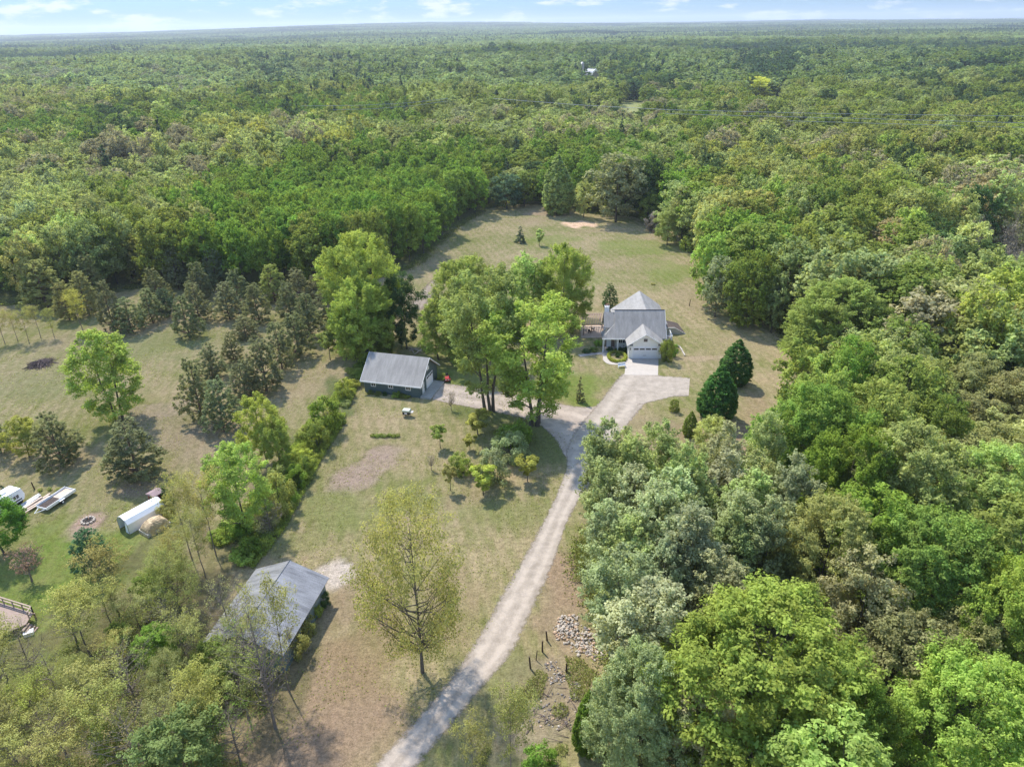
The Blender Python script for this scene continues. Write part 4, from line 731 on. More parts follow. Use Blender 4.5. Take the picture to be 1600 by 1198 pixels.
# distant barn with silo
bx_, by_ = at(924, 127, 0); S0 = 1.0; zb = hill(np.array([bx_]), np.array([by_]))[0]
q = empty('barn', bx_, by_, zb, R_(28), 'distant barn with a white-edged arched roof far beyond the woods', 'barn'); w_ = by_ * .0054
prof = [(-w_, 0), (-w_, w_ * 1.0), (-w_ * .72, w_ * 1.75), (0, w_ * 2.3), (w_ * .72, w_ * 1.75), (w_, w_ * 1.0), (w_, 0)]
MB().prism([(a, -w_ * 1.4, b) for a, b in prof], (0, w_ * 2.8, 0)).build('wall', mat('barn_boards', (.30, .30, .31), .9, .15, .5), q); mb = MB()
for i in range(1, 5):
    a, b = prof[i], prof[i + 1]; mb.prism([(a[0] * 1.05, -w_ * 1.6, a[1] + .1), (b[0] * 1.05, -w_ * 1.6, b[1] + .1), (b[0] * 1.05, -w_ * 1.6, b[1] + .9), (a[0] * 1.05, -w_ * 1.6, a[1] + .9)], (0, w_ * 3.2, 0))
br_ = mb.build('roof', mat('barn_roof', (.36, .37, .40), .6, .08, .5), q); mb = MB()
for i in range(1, 5):
    a, b = prof[i], prof[i + 1]; mb.prism([(a[0] * 1.08, -w_ * 1.75, a[1] - .6), (b[0] * 1.08, -w_ * 1.75, b[1] - .6), (b[0] * 1.08, -w_ * 1.75, b[1] + 1.5), (a[0] * 1.08, -w_ * 1.75, a[1] + 1.5)], (0, w_ * .13, 0))
mb.build('gable_trim', 'trim', br_)
bx_, by_ = at(909, 126, 0); q = empty('silo', bx_, by_, zb, 0, 'distant pinkish concrete silo left of the barn', 'silo'); MB().cyl(0, 0, 0, w_ * 3.6, w_ * .45, 18).build('wall', 'silo', q); MB().cyl(0, 0, w_ * 3.6 + .01, w_ * 3.95, w_ * .47, 18, w_ * .08).build('roof', 'metal', q)
# power lines over the woods
for i, (P, zz, lb) in enumerate([([(470, 166), (560, 165), (640, 161), (700, 154)], 24, 'left upper power cable crossing above the woods'), ([(520, 172), (590, 170), (650, 165), (700, 158)], 21, 'left lower power cable crossing above the woods'), ([(770, 154), (900, 164), (1050, 172), (1300, 178), (1620, 182)], 24, 'right upper power cable crossing above the woods'), ([(1040, 178), (1200, 182), (1400, 187), (1620, 193)], 21, 'right middle power cable crossing above the woods'), ([(1230, 189), (1400, 194), (1620, 200)], 18, 'right lower power cable crossing above the woods')]):
    pp = []
    for a, b in P: x, y = at(a, b, zz); pp.append((x, y, zz))
    tag(MB().tube(pp, .085, 5).build('power_cable', 'cable'), lb, 'power cable', 'power cables over the woods')
CN = dict(green='deep green', vivid='vivid green', bright='bright green', yellow='yellow', lime='lime-green', olive='olive', silver='silvery', sage='grey-green', pale='pale green', brown='brownish', pink='pinkish', dark='very dark', grey='grey', khaki='khaki', blue='bluish')

# ------------------------------------------------------------------ named trees of the yard and fields
PL = 'pines scattered over the left meadow'
spec('poplar', 187, 657, 520, 96, 'lime', 'tall yellow-green tree with two trunks standing alone in the left meadow', rz=.3)
spec('pine', 98, 727, 648, 78, 'pine', 'round dark pine in the left meadow above the white camper', group=PL)
spec('pine', 217, 744, 657, 98, 'pine', 'widest dark pine in the left meadow, just above the white fabric shelter', group=PL)
spec('broad', 46, 714, 652, 52, 'yellow', 'small yellow-green tree between two dark pines at the left edge of the meadow')
spec('pine', 2, 708, 636, 46, 'pine', 'dark pine cut by the left edge of the picture', group=PL)
for i, (bx, by, ty, w, c, lb) in enumerate([
    (315, 657, 562, 60, 'pine', 'dark pine at the nearest left corner of the pine clump, leaning slightly'), (351, 674, 593, 66, 'pine', 'nearest pine of the clump, just left of the bright hedgerow trees'),
    (333, 591, 538, 52, 'pine', 'short-trunked pine on the upper left side of the pine clump'), (366, 566, 519, 36, 'pine', 'smallest thin pine inside the pine clump'),
    (384, 622, 566, 56, 'pine', 'pine in the middle of the clump, low green crown'), (416, 611, 528, 68, 'pine', 'tallest pine in the middle of the clump with a straight dark trunk'),
    (441, 577, 504, 48, 'pine', 'narrow pine on the right side of the pine clump'), (467, 557, 490, 58, 'pine', 'broad pine at the right end of the pine clump'),
    (486, 528, 458, 54, 'pine', 'tall pine behind the right end of the pine clump'), (386, 528, 494, 46, 'pine', 'low pine between the clump and the row behind it'),
    (297, 528, 463, 50, 'pine', 'leaning pine alone in the grass, front of the pine row'), (312, 502, 440, 48, 'pine', 'pine behind the leaning one in the pine row'),
    (360, 499, 442, 52, 'pine', 'pine with a bare lower trunk in the middle of the pine row'), (406, 504, 444, 50, 'pine', 'pine to the right in the pine row, over pale tall grass'),
    (513, 502, 444, 52, 'pine', 'last pine of the row, beside the bright green round trees'), (209, 520, 466, 54, 'pine', 'bushy pine in the shaded row at the meadow end'),
    (180, 517, 440, 46, 'pine', 'thin pine left of the bushy one in the shaded row'), (263, 495, 450, 38, 'blue', 'dark blue-green small pine in the shaded row'),
    (77, 482, 408, 76, 'khaki', 'wide brownish pine at the far left corner of the meadow'), (232, 440, 368, 58, 'olive', 'rounded olive-green pine in front of the vivid green wood'),
    (280, 452, 388, 44, 'pine', 'grey-green pine in front of the vivid green wood'), (340, 452, 390, 50, 'pine', 'spreading grey-green pine below the vivid green wood'),
    (430, 470, 414, 54, 'olive', 'light-topped pine right of the spreading grey-green ones'), (470, 478, 420, 50, 'pine', 'dim pine beside the light-topped one'), (500, 470, 430, 46, 'pine', 'dim pine just left of the big bright tree'),
    (150, 470, 400, 52, 'khaki', 'brownish pine beneath the mid-green wood'), (110, 500, 440, 46, 'khaki', 'rusty short pine at the end of the meadow'), (315, 470, 410, 46, 'pine', 'pine set back in the gap of the row'), (250, 480, 420, 46, 'pine', 'pine left of the gap in the row'), (455, 500, 440, 46, 'pine', 'pine behind the right end of the clump, over dark grass'), (240, 505, 452, 46, 'pine', 'pine standing between the bushy one and the small blue-green one'), (140, 492, 425, 52, 'khaki', 'olive pine over the slender yellow-green tree'), (375, 478, 420, 46, 'pine', 'small-crowned pine in the second line of the row'), (545, 520, 470, 36, 'dark', 'dark evergreen squeezed against the big bright tree')]):
    spec('pine', bx, by, ty, w, c, lb, group=PL)
spec('thin', 132, 521, 455, 44, 'yellow', 'yellow-green slender tree at the front of the shaded row')
for i, (bx, by, ty, w) in enumerate([(8, 537, 490, 34), (28, 533, 488, 30), (46, 536, 486, 30), (64, 528, 480, 30), (85, 527, 484, 26), (-14, 545, 490, 36)]):
    spec('thin', bx, by, ty, w, 'bud', 'yellow-green thin sapling in the thicket on the left edge of the meadow', group='saplings in the left thicket')
spec('small', 516, 562, 520, 36, 'olive', 'small olive tree alone on the grass left of the hedgerow top')
# centre group
spec('maple', 574, 540, 368, 116, 'bright', 'largest rounded bright green tree, behind the grey-green garage')
spec('maple', 572, 565, 438, 92, 'bright', 'bright green round tree directly in front of the largest one, left of the garage')
spec('broad', 636, 545, 428, 60, 'dark', 'dark green dense round tree right of the two bright ones')
spec('cone', 681, 497, 456, 34, 'blue', 'small dark blue spruce between the dirt track and the cottonwoods')
spec('small', 628, 545, 505, 30, 'pale', 'small cream-flowering tree under the dark round tree')
spec('broad', 604, 562, 496, 34, 'green', 'narrow dark green tree behind the garage roof')
spec('broad', 532, 555, 496, 34, 'green', 'small dark green tree at the left foot of the bright trees')
spec('broad', 686, 562, 476, 66, 'bright', 'medium bright green tree right behind the garage')
spec('broad', 716, 575, 530, 32, 'bright', 'small leafy tree beside the medium bright one behind the garage')
spec('cottonwood', 764, 645, 432, 146, (.34, .43, .13), 'huge cottonwood with bare split trunks left of the drive circle', rz=.2)
spec('cottonwood', 836, 665, 474, 170, 'bright', 'huge bright green cottonwood whose trunks stand beside the gravel drive', rz=.5)
spec('maple', 736, 560, 406, 112, 'bright', 'broad bright green tree behind the left cottonwood')
spec('poplar', 824, 520, 396, 74, (.33, .42, .13), 'pale yellow-green tree with thin stems behind the cottonwoods')
spec('maple', 879, 518, 386, 86, 'bright', 'round bright green tree left of the house and its patio')
spec('cone', 906, 627, 588, 18, 'pine', 'thin young spruce on the lawn below the house walk')
spec('cone', 813, 379, 352, 20, 'blue', 'small dark spruce alone in the back field')
spec('small', 843, 384, 359, 20, 'pale', 'small pale tree right of the lone spruce in the back field')
spec('pine', 952, 482, 444, 28, 'dark', 'small dark pine behind the left end of the house roof')
spec('ovate', 1118, 655, 571, 68, (.09, .20, .05), 'nearer dark green cone-shaped tree right of the parking pad')
spec('ovate', 1146, 600, 530, 54, (.09, .20, .05), 'farther dark green cone-shaped tree right of the house')
spec('bush', 1053, 643, 624, 18, 'green', 'small round bush on the grass island below the parking pad', 'bush')
spec('ovate', 1077, 682, 642, 26, 'green', 'small cone-shaped green tree below the two dark ones')
spec('broad', 1108, 722, 652, 56, 'pale', 'pale feathery tree at the top of the grey-green aspen stand')
spec('bush', 1041, 565, 526, 24, 'green', 'tall green bush against the right wall of the house', 'bush')
spec('bush', 1052, 557, 536, 14, 'vivid', 'second green bush right of the tall one beside the house', 'bush')
spec('broad', 1042, 383, 326, 42, 'sage', 'light green tree on the grass at the right end of the back field')
# orchard
for sp, bx, by, ty, w, c, lb in [('twiggy', 705, 641, 612, 22, 'grey', 'leafless small tree on the lawn right of the garage ramp'), ('small', 688, 700, 666, 32, 'bright', 'small round fruit tree nearest the centre of the lawn'),
    ('small', 747, 679, 643, 52, 'yellow', 'wide yellow-green fruit tree left of the cottonwood trunks'), ('small', 734, 703, 680, 26, 'yellow', 'small yellow-green fruit tree just below the wide one'),
    ('twiggy', 674, 734, 711, 20, 'grey', 'bare stunted fruit tree in the lawn'), ('small', 704, 766, 726, 28, 'olive', 'thin olive fruit tree at the lower left of the orchard'), ('bush', 720, 742, 708, 38, 'green', 'round green fruit tree with a short trunk in the middle of the orchard'),
    ('small', 756, 774, 731, 46, 'lime', 'lime-green fruit tree at the front of the orchard'), ('small', 824, 752, 714, 44, 'yellow', 'lime-yellow fruit tree alone at the right of the orchard')]:
    spec(sp, bx, by, ty, w, c, lb, group='fruit trees on the lawn')
for bx, by, ty, w, c, lb in [(771, 753, 703, 60, 'silver', 'rounded white-green flowering bush in front of the orchard'), (798, 719, 675, 62, (.36, .46, .22), 'rounded grey-green bush behind the white-green one'), (806, 694, 659, 60, 'vivid', 'bright green low bush at the back of the orchard')]:
    spec('bush', bx, by, ty, w, c, lb, 'bush', 'flowering bushes by the orchard')
for i in range(7):
    spec('bush', 582 + i * 6.6, 682 + (i % 2), 0, 9, 'green', 'low green plant in the narrow bed on the lawn', 'plant', 'plants in the lawn bed', dz=.55)
# hedgerow
for sp, bx, by, ty, w, c, lb in [('bush', 510, 674, 622, 56, 'vivid', 'tall bright bush in the upper hedgerow'), ('bush', 497, 702, 655, 44, 'green', 'dark green bush below the tall bright one in the hedgerow'), ('broad', 418, 722, 617, 70, 'lime', 'lime-green tree with a double crown in the hedgerow'),
    ('broad', 440, 738, 650, 44, 'bright', 'narrow green tree at the right foot of the double-crowned one'), ('broad', 385, 832, 698, 96, 'bright', 'big bright green tree low in the hedgerow above the steel shed'), ('bush', 440, 800, 742, 54, 'olive', 'olive-green bush right of the big hedgerow tree'),
    ('bush', 462, 762, 726, 42, 'vivid', 'round green bush in the middle hedgerow'), ('bush', 436, 765, 728, 34, 'sage', 'greyish bush in the middle hedgerow'), ('bush', 395, 868, 838, 34, 'vivid', 'small vivid bush at the bottom of the hedgerow'), ('bare', 425, 835, 780, 50, 'grey', 'bare purple-grey shrub under the big hedgerow tree'),
    ('bush', 478, 742, 712, 32, 'green', 'green bush on the lawn side of the hedgerow'), ('bush', 540, 622, 592, 30, 'lime', 'light green tuft near the top of the hedgerow')]:
    spec(sp, bx, by, ty, w, c, lb, 'bush' if sp == 'bush' else 'tree', 'shrubs and trees of the hedgerow')
HL = [(572, 552), (556, 575), (528, 612), (494, 648), (462, 690), (430, 730), (398, 775), (360, 815), (330, 850)]
HR = [(584, 562), (566, 592), (548, 632), (532, 672), (510, 708), (488, 748), (462, 800), (430, 850), (396, 890)]
hg = np.random.default_rng(14); HLs, HRs = smooth([at(*q) for q in HL], 6), smooth([at(*q) for q in HR], 6); n = 70000
ii = hg.integers(0, len(HLs) - 1, n); tt = hg.random((n, 1)); uu = hg.random((n, 1)); A1 = np.array(HLs); B1 = np.array(HRs)
pa = A1[ii] * (1 - tt) + A1[ii + 1] * tt; pb = B1[ii] * (1 - tt) + B1[ii + 1] * tt; pp_ = pa * (1 - uu) + pb * uu
keep = vnoise(pp_[:, 0], pp_[:, 1], 1.6, 41) > .22; pp_ = pp_[keep]; n = len(pp_); hh = .25 + .75 * vnoise(pp_[:, 0], pp_[:, 1], 1.1, 42)
P3 = np.column_stack([pp_, hh * hg.random(n) ** .6]); N3 = unit(n, hg) * .8 + np.array([0, -.3, .5]); N3 /= np.linalg.norm(N3, axis=1, keepdims=True)
o = link(bpy.data.objects.new('tall_grass', mesh_np('tall_grass', quads(P3, N3, hg.uniform(.07, .16, n), .45, hg), leaf_faces(n), np.full(n, 4), [M['leaf']], {'var': ('FLOAT', np.clip(hh * .6 + hg.random(n) * .5, 0, 1))}))); o.color = (.31, .39, .09, 1)
tag(o, 'tall green grass and weeds along the hedgerow from the garage to the steel shed', 'tall grass', None, 'stuff')
kk = 0
for i in range(3, len(HLs) - 1, 2):
    for u0 in (.28, .72):
        u1 = u0 + hg.uniform(-.18, .18); q = A1[i] * (1 - u1) + B1[i] * u1; f_ = i / len(HLs)
        if hg.random() < .3: continue
        part_ = 'uppermost' if f_ < .25 else ('upper' if f_ < .5 else ('lower' if f_ < .75 else 'lowest')); sd = 'meadow side' if u0 < .5 else 'lawn side'; c = ['green', 'vivid', 'olive', 'sage', 'lime'][int(hg.integers(5))]
        plant('bush', q[0], q[1], hg.uniform(.9, 1.5) + 1.3 * f_ * hg.random(), hg.uniform(.8, 1.5) + .6 * f_, c, f'{CN[c]} low bush on the {sd} of the {part_} quarter of the hedgerow', 'bush', 'low bushes of the hedgerow')
# yard at lower left
spec('broad', 8, 866, 772, 84, (.15, .28, .05), 'leafy green tree at the left edge in front of the camper')
spec('twiggy', 50, 908, 856, 74, 'red', 'small spreading ornamental tree with reddish twigs on the green lawn')
spec('pine', 152, 893, 826, 66, (.11, .22, .11), 'blue-green bushy pine below the fire ring')
spec('cone', 12, 783, 758, 22, 'blue', 'small dark spruce behind the white camper'); spec('cone', 262, 785, 758, 24, 'dark', 'small dark spruce beside the red shed')
spec('bush', 262, 805, 782, 30, 'olive', 'low olive bush in front of the small spruce and red shed', 'bush')
spec('sparse', 660, 1050, 783, 178, (.31, .35, .105), 'large open yellow-green tree standing alone on the lawn beside the drive')
spec('bare', 430, 1137, 925, 128, 'bud', 'tall forked tree with few leaves in front of the steel shed')
for i, (bx, by, ty, w, c, sp, lb) in enumerate([
    (338, 868, 742, 62, 'bud', 'thin', 'slender yellow-leaved tree nearest the big hedgerow tree'), (300, 872, 748, 60, 'bud', 'thin', 'slender yellow-leaved tree right of the tan tarp'), (322, 905, 800, 56, 'bud', 'thin', 'slender yellow-leaved tree above the shed ridge'), (290, 925, 835, 60, 'bud', 'thin', 'slender yellow-leaved tree below the tan tarp'),
    (368, 1018, 905, 92, 'khaki', 'bare', 'bare clump of stems over the left shed roof'), (452, 1080, 915, 84, 'bud', 'thin', 'slim tree with a tufted top in front of the shed roof'), (395, 1040, 960, 70, 'khaki', 'thin', 'thin tree at the front corner of the shed')]):
    spec(sp, bx, by, ty, w, c, lb, group='thin trees around the steel shed')
# tangle at the lower left
TG = wpoly([(150, 985), (200, 950), (262, 930), (292, 950), (276, 1010), (320, 1065), (410, 1080), (425, 1110), (400, 1130), (395, 1230), (-60, 1230), (-60, 1070), (60, 1040), (110, 1010)])
gt = np.random.default_rng(31); pts = []
while len(pts) < 60 and gt is not None:
    x = gt.uniform(-70, -15); y = gt.uniform(34, 75)
    if pip([x], [y], TG)[0] and all((x - a) ** 2 + (y - b) ** 2 > 2.9 ** 2 for a, b in pts): pts.append((x, y))
    _vi[0] += 1
    if _vi[0] > 9000: break
for x, y in sorted(pts, key=lambda p: -p[1]):
    cx, cy = topx(x, y, 6)
    sp = random.choices(['thin', 'sparse', 'bare', 'broad'], [5, 1.4, 4.6, 1.1])[0]; H = random.uniform(6, 9.5) * (1.1 if sp == 'bare' else 1)
    c = random.choice(['bud', 'bud', 'olive', 'khaki', 'yellow'] if cx < 330 or cy < 1000 else ['olive', 'khaki', 'bud', 'green', 'vivid'])
    if sp == 'broad': H *= .7; c = random.choice(['green', 'vivid', 'olive'])
    row = 'far' if cy < 930 else ('middle' if cy < 1050 else 'near'); side = 'left' if cx < 150 else ('middle' if cx < 290 else 'right')
    nm = dict(bud='yellow-budding', olive='olive', khaki='brownish', yellow='yellow-green', green='dark green', vivid='bright green')[c]
    form = dict(thin='slender tree', sparse='open twiggy tree', bare='nearly leafless tree', broad='low leafy tree')[sp]
    plant(sp, x, y, H, H * random.uniform(.30, .40), c, f'{nm} {form} in {row} {side} thicket below the deck', 'tree', 'trees of the lower left thicket')
spec('broad', 300, 1250, 1130, 150, (.20, .29, .10), 'rounded mid-green tree at the bottom edge, left of the drive'); spec('broad', 190, 1205, 1125, 52, 'bright', 'vivid green bush-like tree near the bottom left')
spec('ovate', 918, 1172, 1078, 56, (.17, .26, .04), 'dark juniper-like small tree below the stone piles'); spec('thin', 800, 1235, 1080, 90, 'bud', 'thin budding tree at the bottom edge right of the drive'); spec('thin', 745, 1260, 1130, 70, 'bud', 'second thin budding tree at the bottom edge near the drive')
spec('bush', 845, 1200, 1170, 60, 'vivid', 'bright bush at the bottom edge beside the scrub', 'bush')
spec('bush', 505, 945, 925, 26, 'dark', 'dark bush against the right wall of the steel shed', 'bush'); spec('bush', 492, 965, 942, 26, 'green', 'green bush in the middle of the right shed wall', 'bush'); spec('bush', 480, 992, 958, 34, 'olive', 'larger olive bush at the front end of the right shed wall', 'bush'); spec('bush', 462, 1025, 985, 44, 'olive', 'wide olive bush at the front corner of the steel shed', 'bush')

# distinct trees along the back of the field
for sp, bx, by, ty, w, c, lb in [('ovate', 871, 335, 242, 54, (.28, .35, .12), 'tall light green cone-topped tree at the back edge of the field'), ('broad', 962, 347, 240, 84, (.35, .35, .20), 'wide pinkish-topped tree at the back edge of the field'),
    ('broad', 792, 327, 272, 58, 'blue', 'dark bluish low tree at the left back corner of the field'), ('broad', 912, 340, 282, 34, 'pale', 'small cream-topped tree between the two tall ones'), ('broad', 1012, 352, 300, 34, 'green', 'narrow green tree right of the pinkish one'),
    ('bush', 1022, 362, 332, 32, 'grey', 'purple-grey bush at the right back of the field'), ('broad', 1064, 380, 290, 46, 'sage', 'tall grey-green tree behind the right end of the field'), ('bush', 1075, 392, 368, 34, 'lime', 'light green bush on the right edge of the field'),
    ('broad', 1098, 425, 310, 40, 'pale', 'pale slim tree on the right edge of the field'), ('broad', 1105, 478, 365, 60, 'bright', 'bright rounded tree where the field meets the east wood'), ('broad', 1117, 495, 402, 56, 'silver', 'whitish-green tree on the east wood edge behind the house'), ('maple', 1168, 510, 395, 84, 'green', 'large green tree with a visible trunk on the east wood edge'), ('broad', 1205, 520, 432, 46, 'sage', 'grey-green tree right of the large one with the visible trunk')]:
    spec(sp, bx, by, ty, w, c, lb, 'bush' if sp == 'bush' else 'tree', lod=1)
spec('maple', 1178, 154, 121, 62, (.52, .60, .12), 'wide rounded yellow-green tree at the distant clearing', group='bright trees at the distant clearing', lod=1)
spec('maple', 1224, 151, 126, 27, (.52, .60, .12), 'smaller yellow-green tree right of the wide one at the distant clearing', group='bright trees at the distant clearing', lod=1)
# big crowns of the foreground wood at lower right: crown centre pixel, width, height, species, colour
def crown_at(sp, cx, cy, w, H, c, lb, grp=None, lod=0, hc=.58):
    x, y = at(cx, cy, H * hc); R = w / 2 * depth(x, y, H * hc) / F
    taken.append((x, y, R)); return plant(sp, x, y, H, R, c, lb, 'tree', grp, lod)
taken = []
G1 = 'big trees at the lower right'
for a in [('maple', 1190, 1060, 330, 17, (.26, .365, .075), 'largest yellow-green maple filling the bottom right centre'), ('maple', 1520, 1145, 240, 15, (.30, .42, .085), 'yellow-green maple in the bottom right corner'), ('maple', 1590, 985, 150, 16, (.31, .42, .08), 'yellow-green maple cut by the right edge, above the corner one'),
          ('maple', 1465, 905, 210, 16, (.20, .30, .07), 'large green maple right of centre in the lower wood'), ('maple', 1290, 870, 160, 16, (.33, .40, .14), 'pale green wind-tousled tree above the largest maple'), ('broad', 1350, 950, 130, 15, (.33, .33, .16), 'reddish-topped tree right of the largest maple'),
          ('broad', 1420, 1045, 150, 13, 'brown', 'brownish tree between the two yellow-green maples'), ('broad', 1520, 1020, 110, 12, 'brown', 'brown rust-coloured small tree near the right edge'), ('aspen', 1010, 1000, 130, 15, 'silver', 'silvery grey tree above the bottom centre edge'),
          ('maple', 1000, 1110, 160, 14, (.30, .36, .17), 'grey-green tree right of the stone piles'), ('broad', 1090, 1150, 130, 12, (.38, .42, .19), 'cream-flecked tree at the bottom edge, left of the largest maple'), ('maple', 1330, 1150, 150, 13, (.19, .29, .05), 'deep green tree at the bottom edge between the maples'),
          ('maple', 1545, 790, 190, 16, (.33, .41, .13), 'pale green tousled tree at the right edge of the lower wood'), ('maple', 1420, 760, 190, 17, (.30, .38, .12), 'wide light green tree in the middle of the right wood'), ('maple', 1270, 690, 170, 17, 'vivid', 'dense vivid green tree above the aspen stand'), ('maple', 1330, 760, 150, 17, (.22, .30, .05), 'olive-green tree right of the aspen stand'), ('maple', 1310, 500, 150, 17, (.27, .36, .10), 'big light green tree at the wood edge level with the parking pad'), ('broad', 1590, 640, 120, 14, 'brown', 'dark brownish tree high on the right edge'), ('broad', 1520, 610, 100, 13, 'brown', 'olive-brown tree near the right edge of the wood')]:
    crown_at(*a, grp=G1)

def weeds(name, P, hmax, s0, s1, c, label, seed, cat='weeds'):
    g = np.random.default_rng(seed); n = len(P); h = hmax * (.3 + .7 * vnoise(P[:, 0], P[:, 1], 1.3, seed)); V3 = np.column_stack([P, h * g.random(n) ** .7]); N3 = unit(n, g) * .8 + np.array([0, -.25, .5]); N3 /= np.linalg.norm(N3, axis=1, keepdims=True)
    o = link(bpy.data.objects.new(name, mesh_np(name, quads(V3, N3, g.uniform(s0, s1, n), .45, g), leaf_faces(n), np.full(n, 4), [M['leaf']], {'var': ('FLOAT', g.random(n))}))); o.color = (*c, 1); return tag(o, label, cat, None, 'stuff')
def spread_in(poly, n, seed, thr=.45, sc=3.0):
    g = np.random.default_rng(seed); A = np.array(poly); Q = g.uniform(A.min(0), A.max(0), (n * 4, 2)); Q = Q[pip(Q[:, 0], Q[:, 1], poly)]; return Q[vnoise(Q[:, 0], Q[:, 1], sc, seed) > thr][:n]
weeds('scrub', spread_in(wpoly([(860, 1020), (930, 1035), (960, 1198), (720, 1230), (790, 1110)]), 9000, 61, .5, 2.0), .5, .05, .12, (.27, .30, .10), 'low olive scrub among the stones at the bottom right of the drive', 61, 'scrub')
weeds('undergrowth', spread_in(TG, 26000, 62, .3, 2.5), .9, .06, .14, (.24, .28, .09), 'weedy undergrowth beneath the lower left thicket', 62, 'undergrowth')
ed = smooth([at(*q) for q in EAST_EDGE], 14) + smooth([at(*q) for q in NORTH_EDGE], 14); ed = np.array(ed); ge = np.random.default_rng(63); kx = ge.integers(0, len(ed), 60000)
Q = ed[kx] + ge.normal(size=(60000, 2)) * 1.0 + np.array([0.6, 1.2]); Q = Q[vnoise(Q[:, 0], Q[:, 1], 2.5, 64) > .3]
weeds('edge_growth', Q, 1.1, .09, .2, (.22, .28, .08), 'tall weeds and brush along the foot of the woods around the fields', 63, 'brush')
LW = wpoly([(600, 1198), (400, 1198), (520, 930), (420, 880), (590, 560), (900, 600), (905, 720), (760, 990)]); LW2 = wpoly([(0, 900), (0, 560), (330, 500), (530, 560), (380, 740), (230, 830)]); LW3 = wpoly([(640, 470), (760, 335), (980, 345), (1085, 420), (1180, 530), (1150, 690), (1040, 660), (1080, 590), (1030, 480), (900, 480)])
Q = np.concatenate([spread_in(LW, 9000, 71, .48, 5), spread_in(LW2, 11000, 72, .48, 6), spread_in(LW3, 9000, 73, .48, 7)])
weeds('lawn_weeds', Q, .16, .05, .13, (.25, .31, .08), 'small weeds and tufts scattered over the lawns and fields', 71)
# ------------------------------------------------------------------ the woods, tree by tree near the camera
ANCH = [  # photo pixel, species, colours
    (920, 780, 'aspen', ['sage', 'silver', 'sage']), (1000, 720, 'aspen', ['sage', 'sage', 'olive']), (960, 860, 'aspen', ['sage', 'silver']), (1060, 800, 'aspen', ['sage', 'silver', 'sage']), (1020, 920, 'aspen', ['silver', 'sage']), (1180, 740, 'aspen', ['sage', 'silver', 'sage']), (1240, 800, 'aspen', ['silver', 'sage']), (1130, 700, 'aspen', ['sage', 'pale']), (1300, 830, 'aspen', ['silver', 'sage']), (960, 960, 'aspen', ['silver', 'sage']), (900, 850, 'broad', ['green', 'sage']),
    (1280, 650, 'broad', ['vivid', 'green', 'bright']), (1200, 640, 'broad', ['pale', 'bright']), (1380, 640, 'broad', ['green', 'sage', 'bright']), (1450, 600, 'broad', ['brown', 'olive', 'green']), (1560, 560, 'broad', ['brown', 'khaki', 'olive']), (1580, 660, 'broad', ['brown', 'khaki']), (1500, 690, 'broad', ['brown', 'khaki', 'olive']), (1560, 740, 'broad', ['olive', 'pink', 'pale']), (1420, 510, 'broad', ['pink', 'olive', 'sage']), (1330, 500, 'broad', ['sage', 'pale', 'green']), (1560, 480, 'broad', ['lime', 'pale', 'sage']), (1480, 450, 'broad', ['olive', 'sage', 'pink']),
    (1260, 470, 'broad', ['sage', 'green', 'pale']), (1180, 380, 'broad', ['green', 'vivid', 'sage']), (1120, 330, 'broad', ['green', 'sage', 'olive']), (1250, 350, 'broad', ['green', 'bright', 'sage']), (1370, 350, 'broad', ['olive', 'green']), (1330, 330, 'broad', ['green', 'olive']), (1430, 330, 'broad', ['bright', 'olive', 'sage']), (1520, 370, 'bare', ['grey', 'olive']), (1470, 380, 'broad', ['dark', 'green', 'pink']), (1580, 400, 'bare', ['grey', 'pink']), (1560, 330, 'broad', ['pink', 'pale']),
    (1400, 430, 'broad', ['sage', 'green']), (1350, 420, 'broad', ['green', 'brown']), (1400, 820, 'broad', ['green', 'vivid']), (1500, 850, 'broad', ['green', 'brown']), (1580, 900, 'broad', ['green', 'khaki']), (1400, 950, 'broad', ['green', 'khaki']), (1480, 1100, 'broad', ['khaki', 'green', 'bright']), (1580, 1050, 'broad', ['khaki', 'green', 'bright']),
    (1030, 270, 'broad', ['vivid', 'green', 'dark']), (900, 260, 'broad', ['vivid', 'dark', 'green']), (800, 270, 'broad', ['green', 'dark', 'vivid']),
    (690, 280, 'broad', ['vivid']), (600, 300, 'broad', ['vivid']), (650, 340, 'broad', ['vivid']), (500, 330, 'broad', ['vivid']), (420, 340, 'broad', ['vivid']), (560, 370, 'broad', ['vivid', 'green']), (470, 390, 'broad', ['vivid', 'green']), (340, 360, 'broad', ['vivid']), (270, 330, 'broad', ['vivid', 'green', 'sage']), (200, 340, 'broad', ['green', 'sage', 'sage']), (150, 390, 'broad', ['green', 'sage']), (90, 350, 'broad', ['sage', 'pale']), (40, 340, 'broad', ['pale', 'sage', 'silver']), (60, 420, 'broad', ['sage', 'green']), (10, 430, 'broad', ['sage', 'green', 'dark']), (250, 400, 'broad', ['green', 'sage'])]
AX = np.array([(a[0], a[1] * 1.6) for a in ANCH], float)
def anchor(cx, cy, j=28):
    p = np.array([cx + random.gauss(0, j), (cy + random.gauss(0, j * .6)) * 1.6]); return ANCH[int(np.argmin(((AX - p) ** 2).sum(1)))]
def scatter(poly, spacing, jit, seed):
    g = np.random.default_rng(seed); P = np.array(poly); x0, y0 = P.min(0); x1, y1 = P.max(0); out = []
    ny_ = int((y1 - y0) / (spacing * .87)) + 1; nx_ = int((x1 - x0) / spacing) + 1
    for j in range(ny_):
        for i in range(nx_):
            x = x0 + (i + (j % 2) * .5) * spacing + g.normal() * jit * spacing; y = y0 + j * spacing * .87 + g.normal() * jit * spacing; out.append((x, y))
    o = np.array(out); return o[pip(o[:, 0], o[:, 1], poly)]
near = []
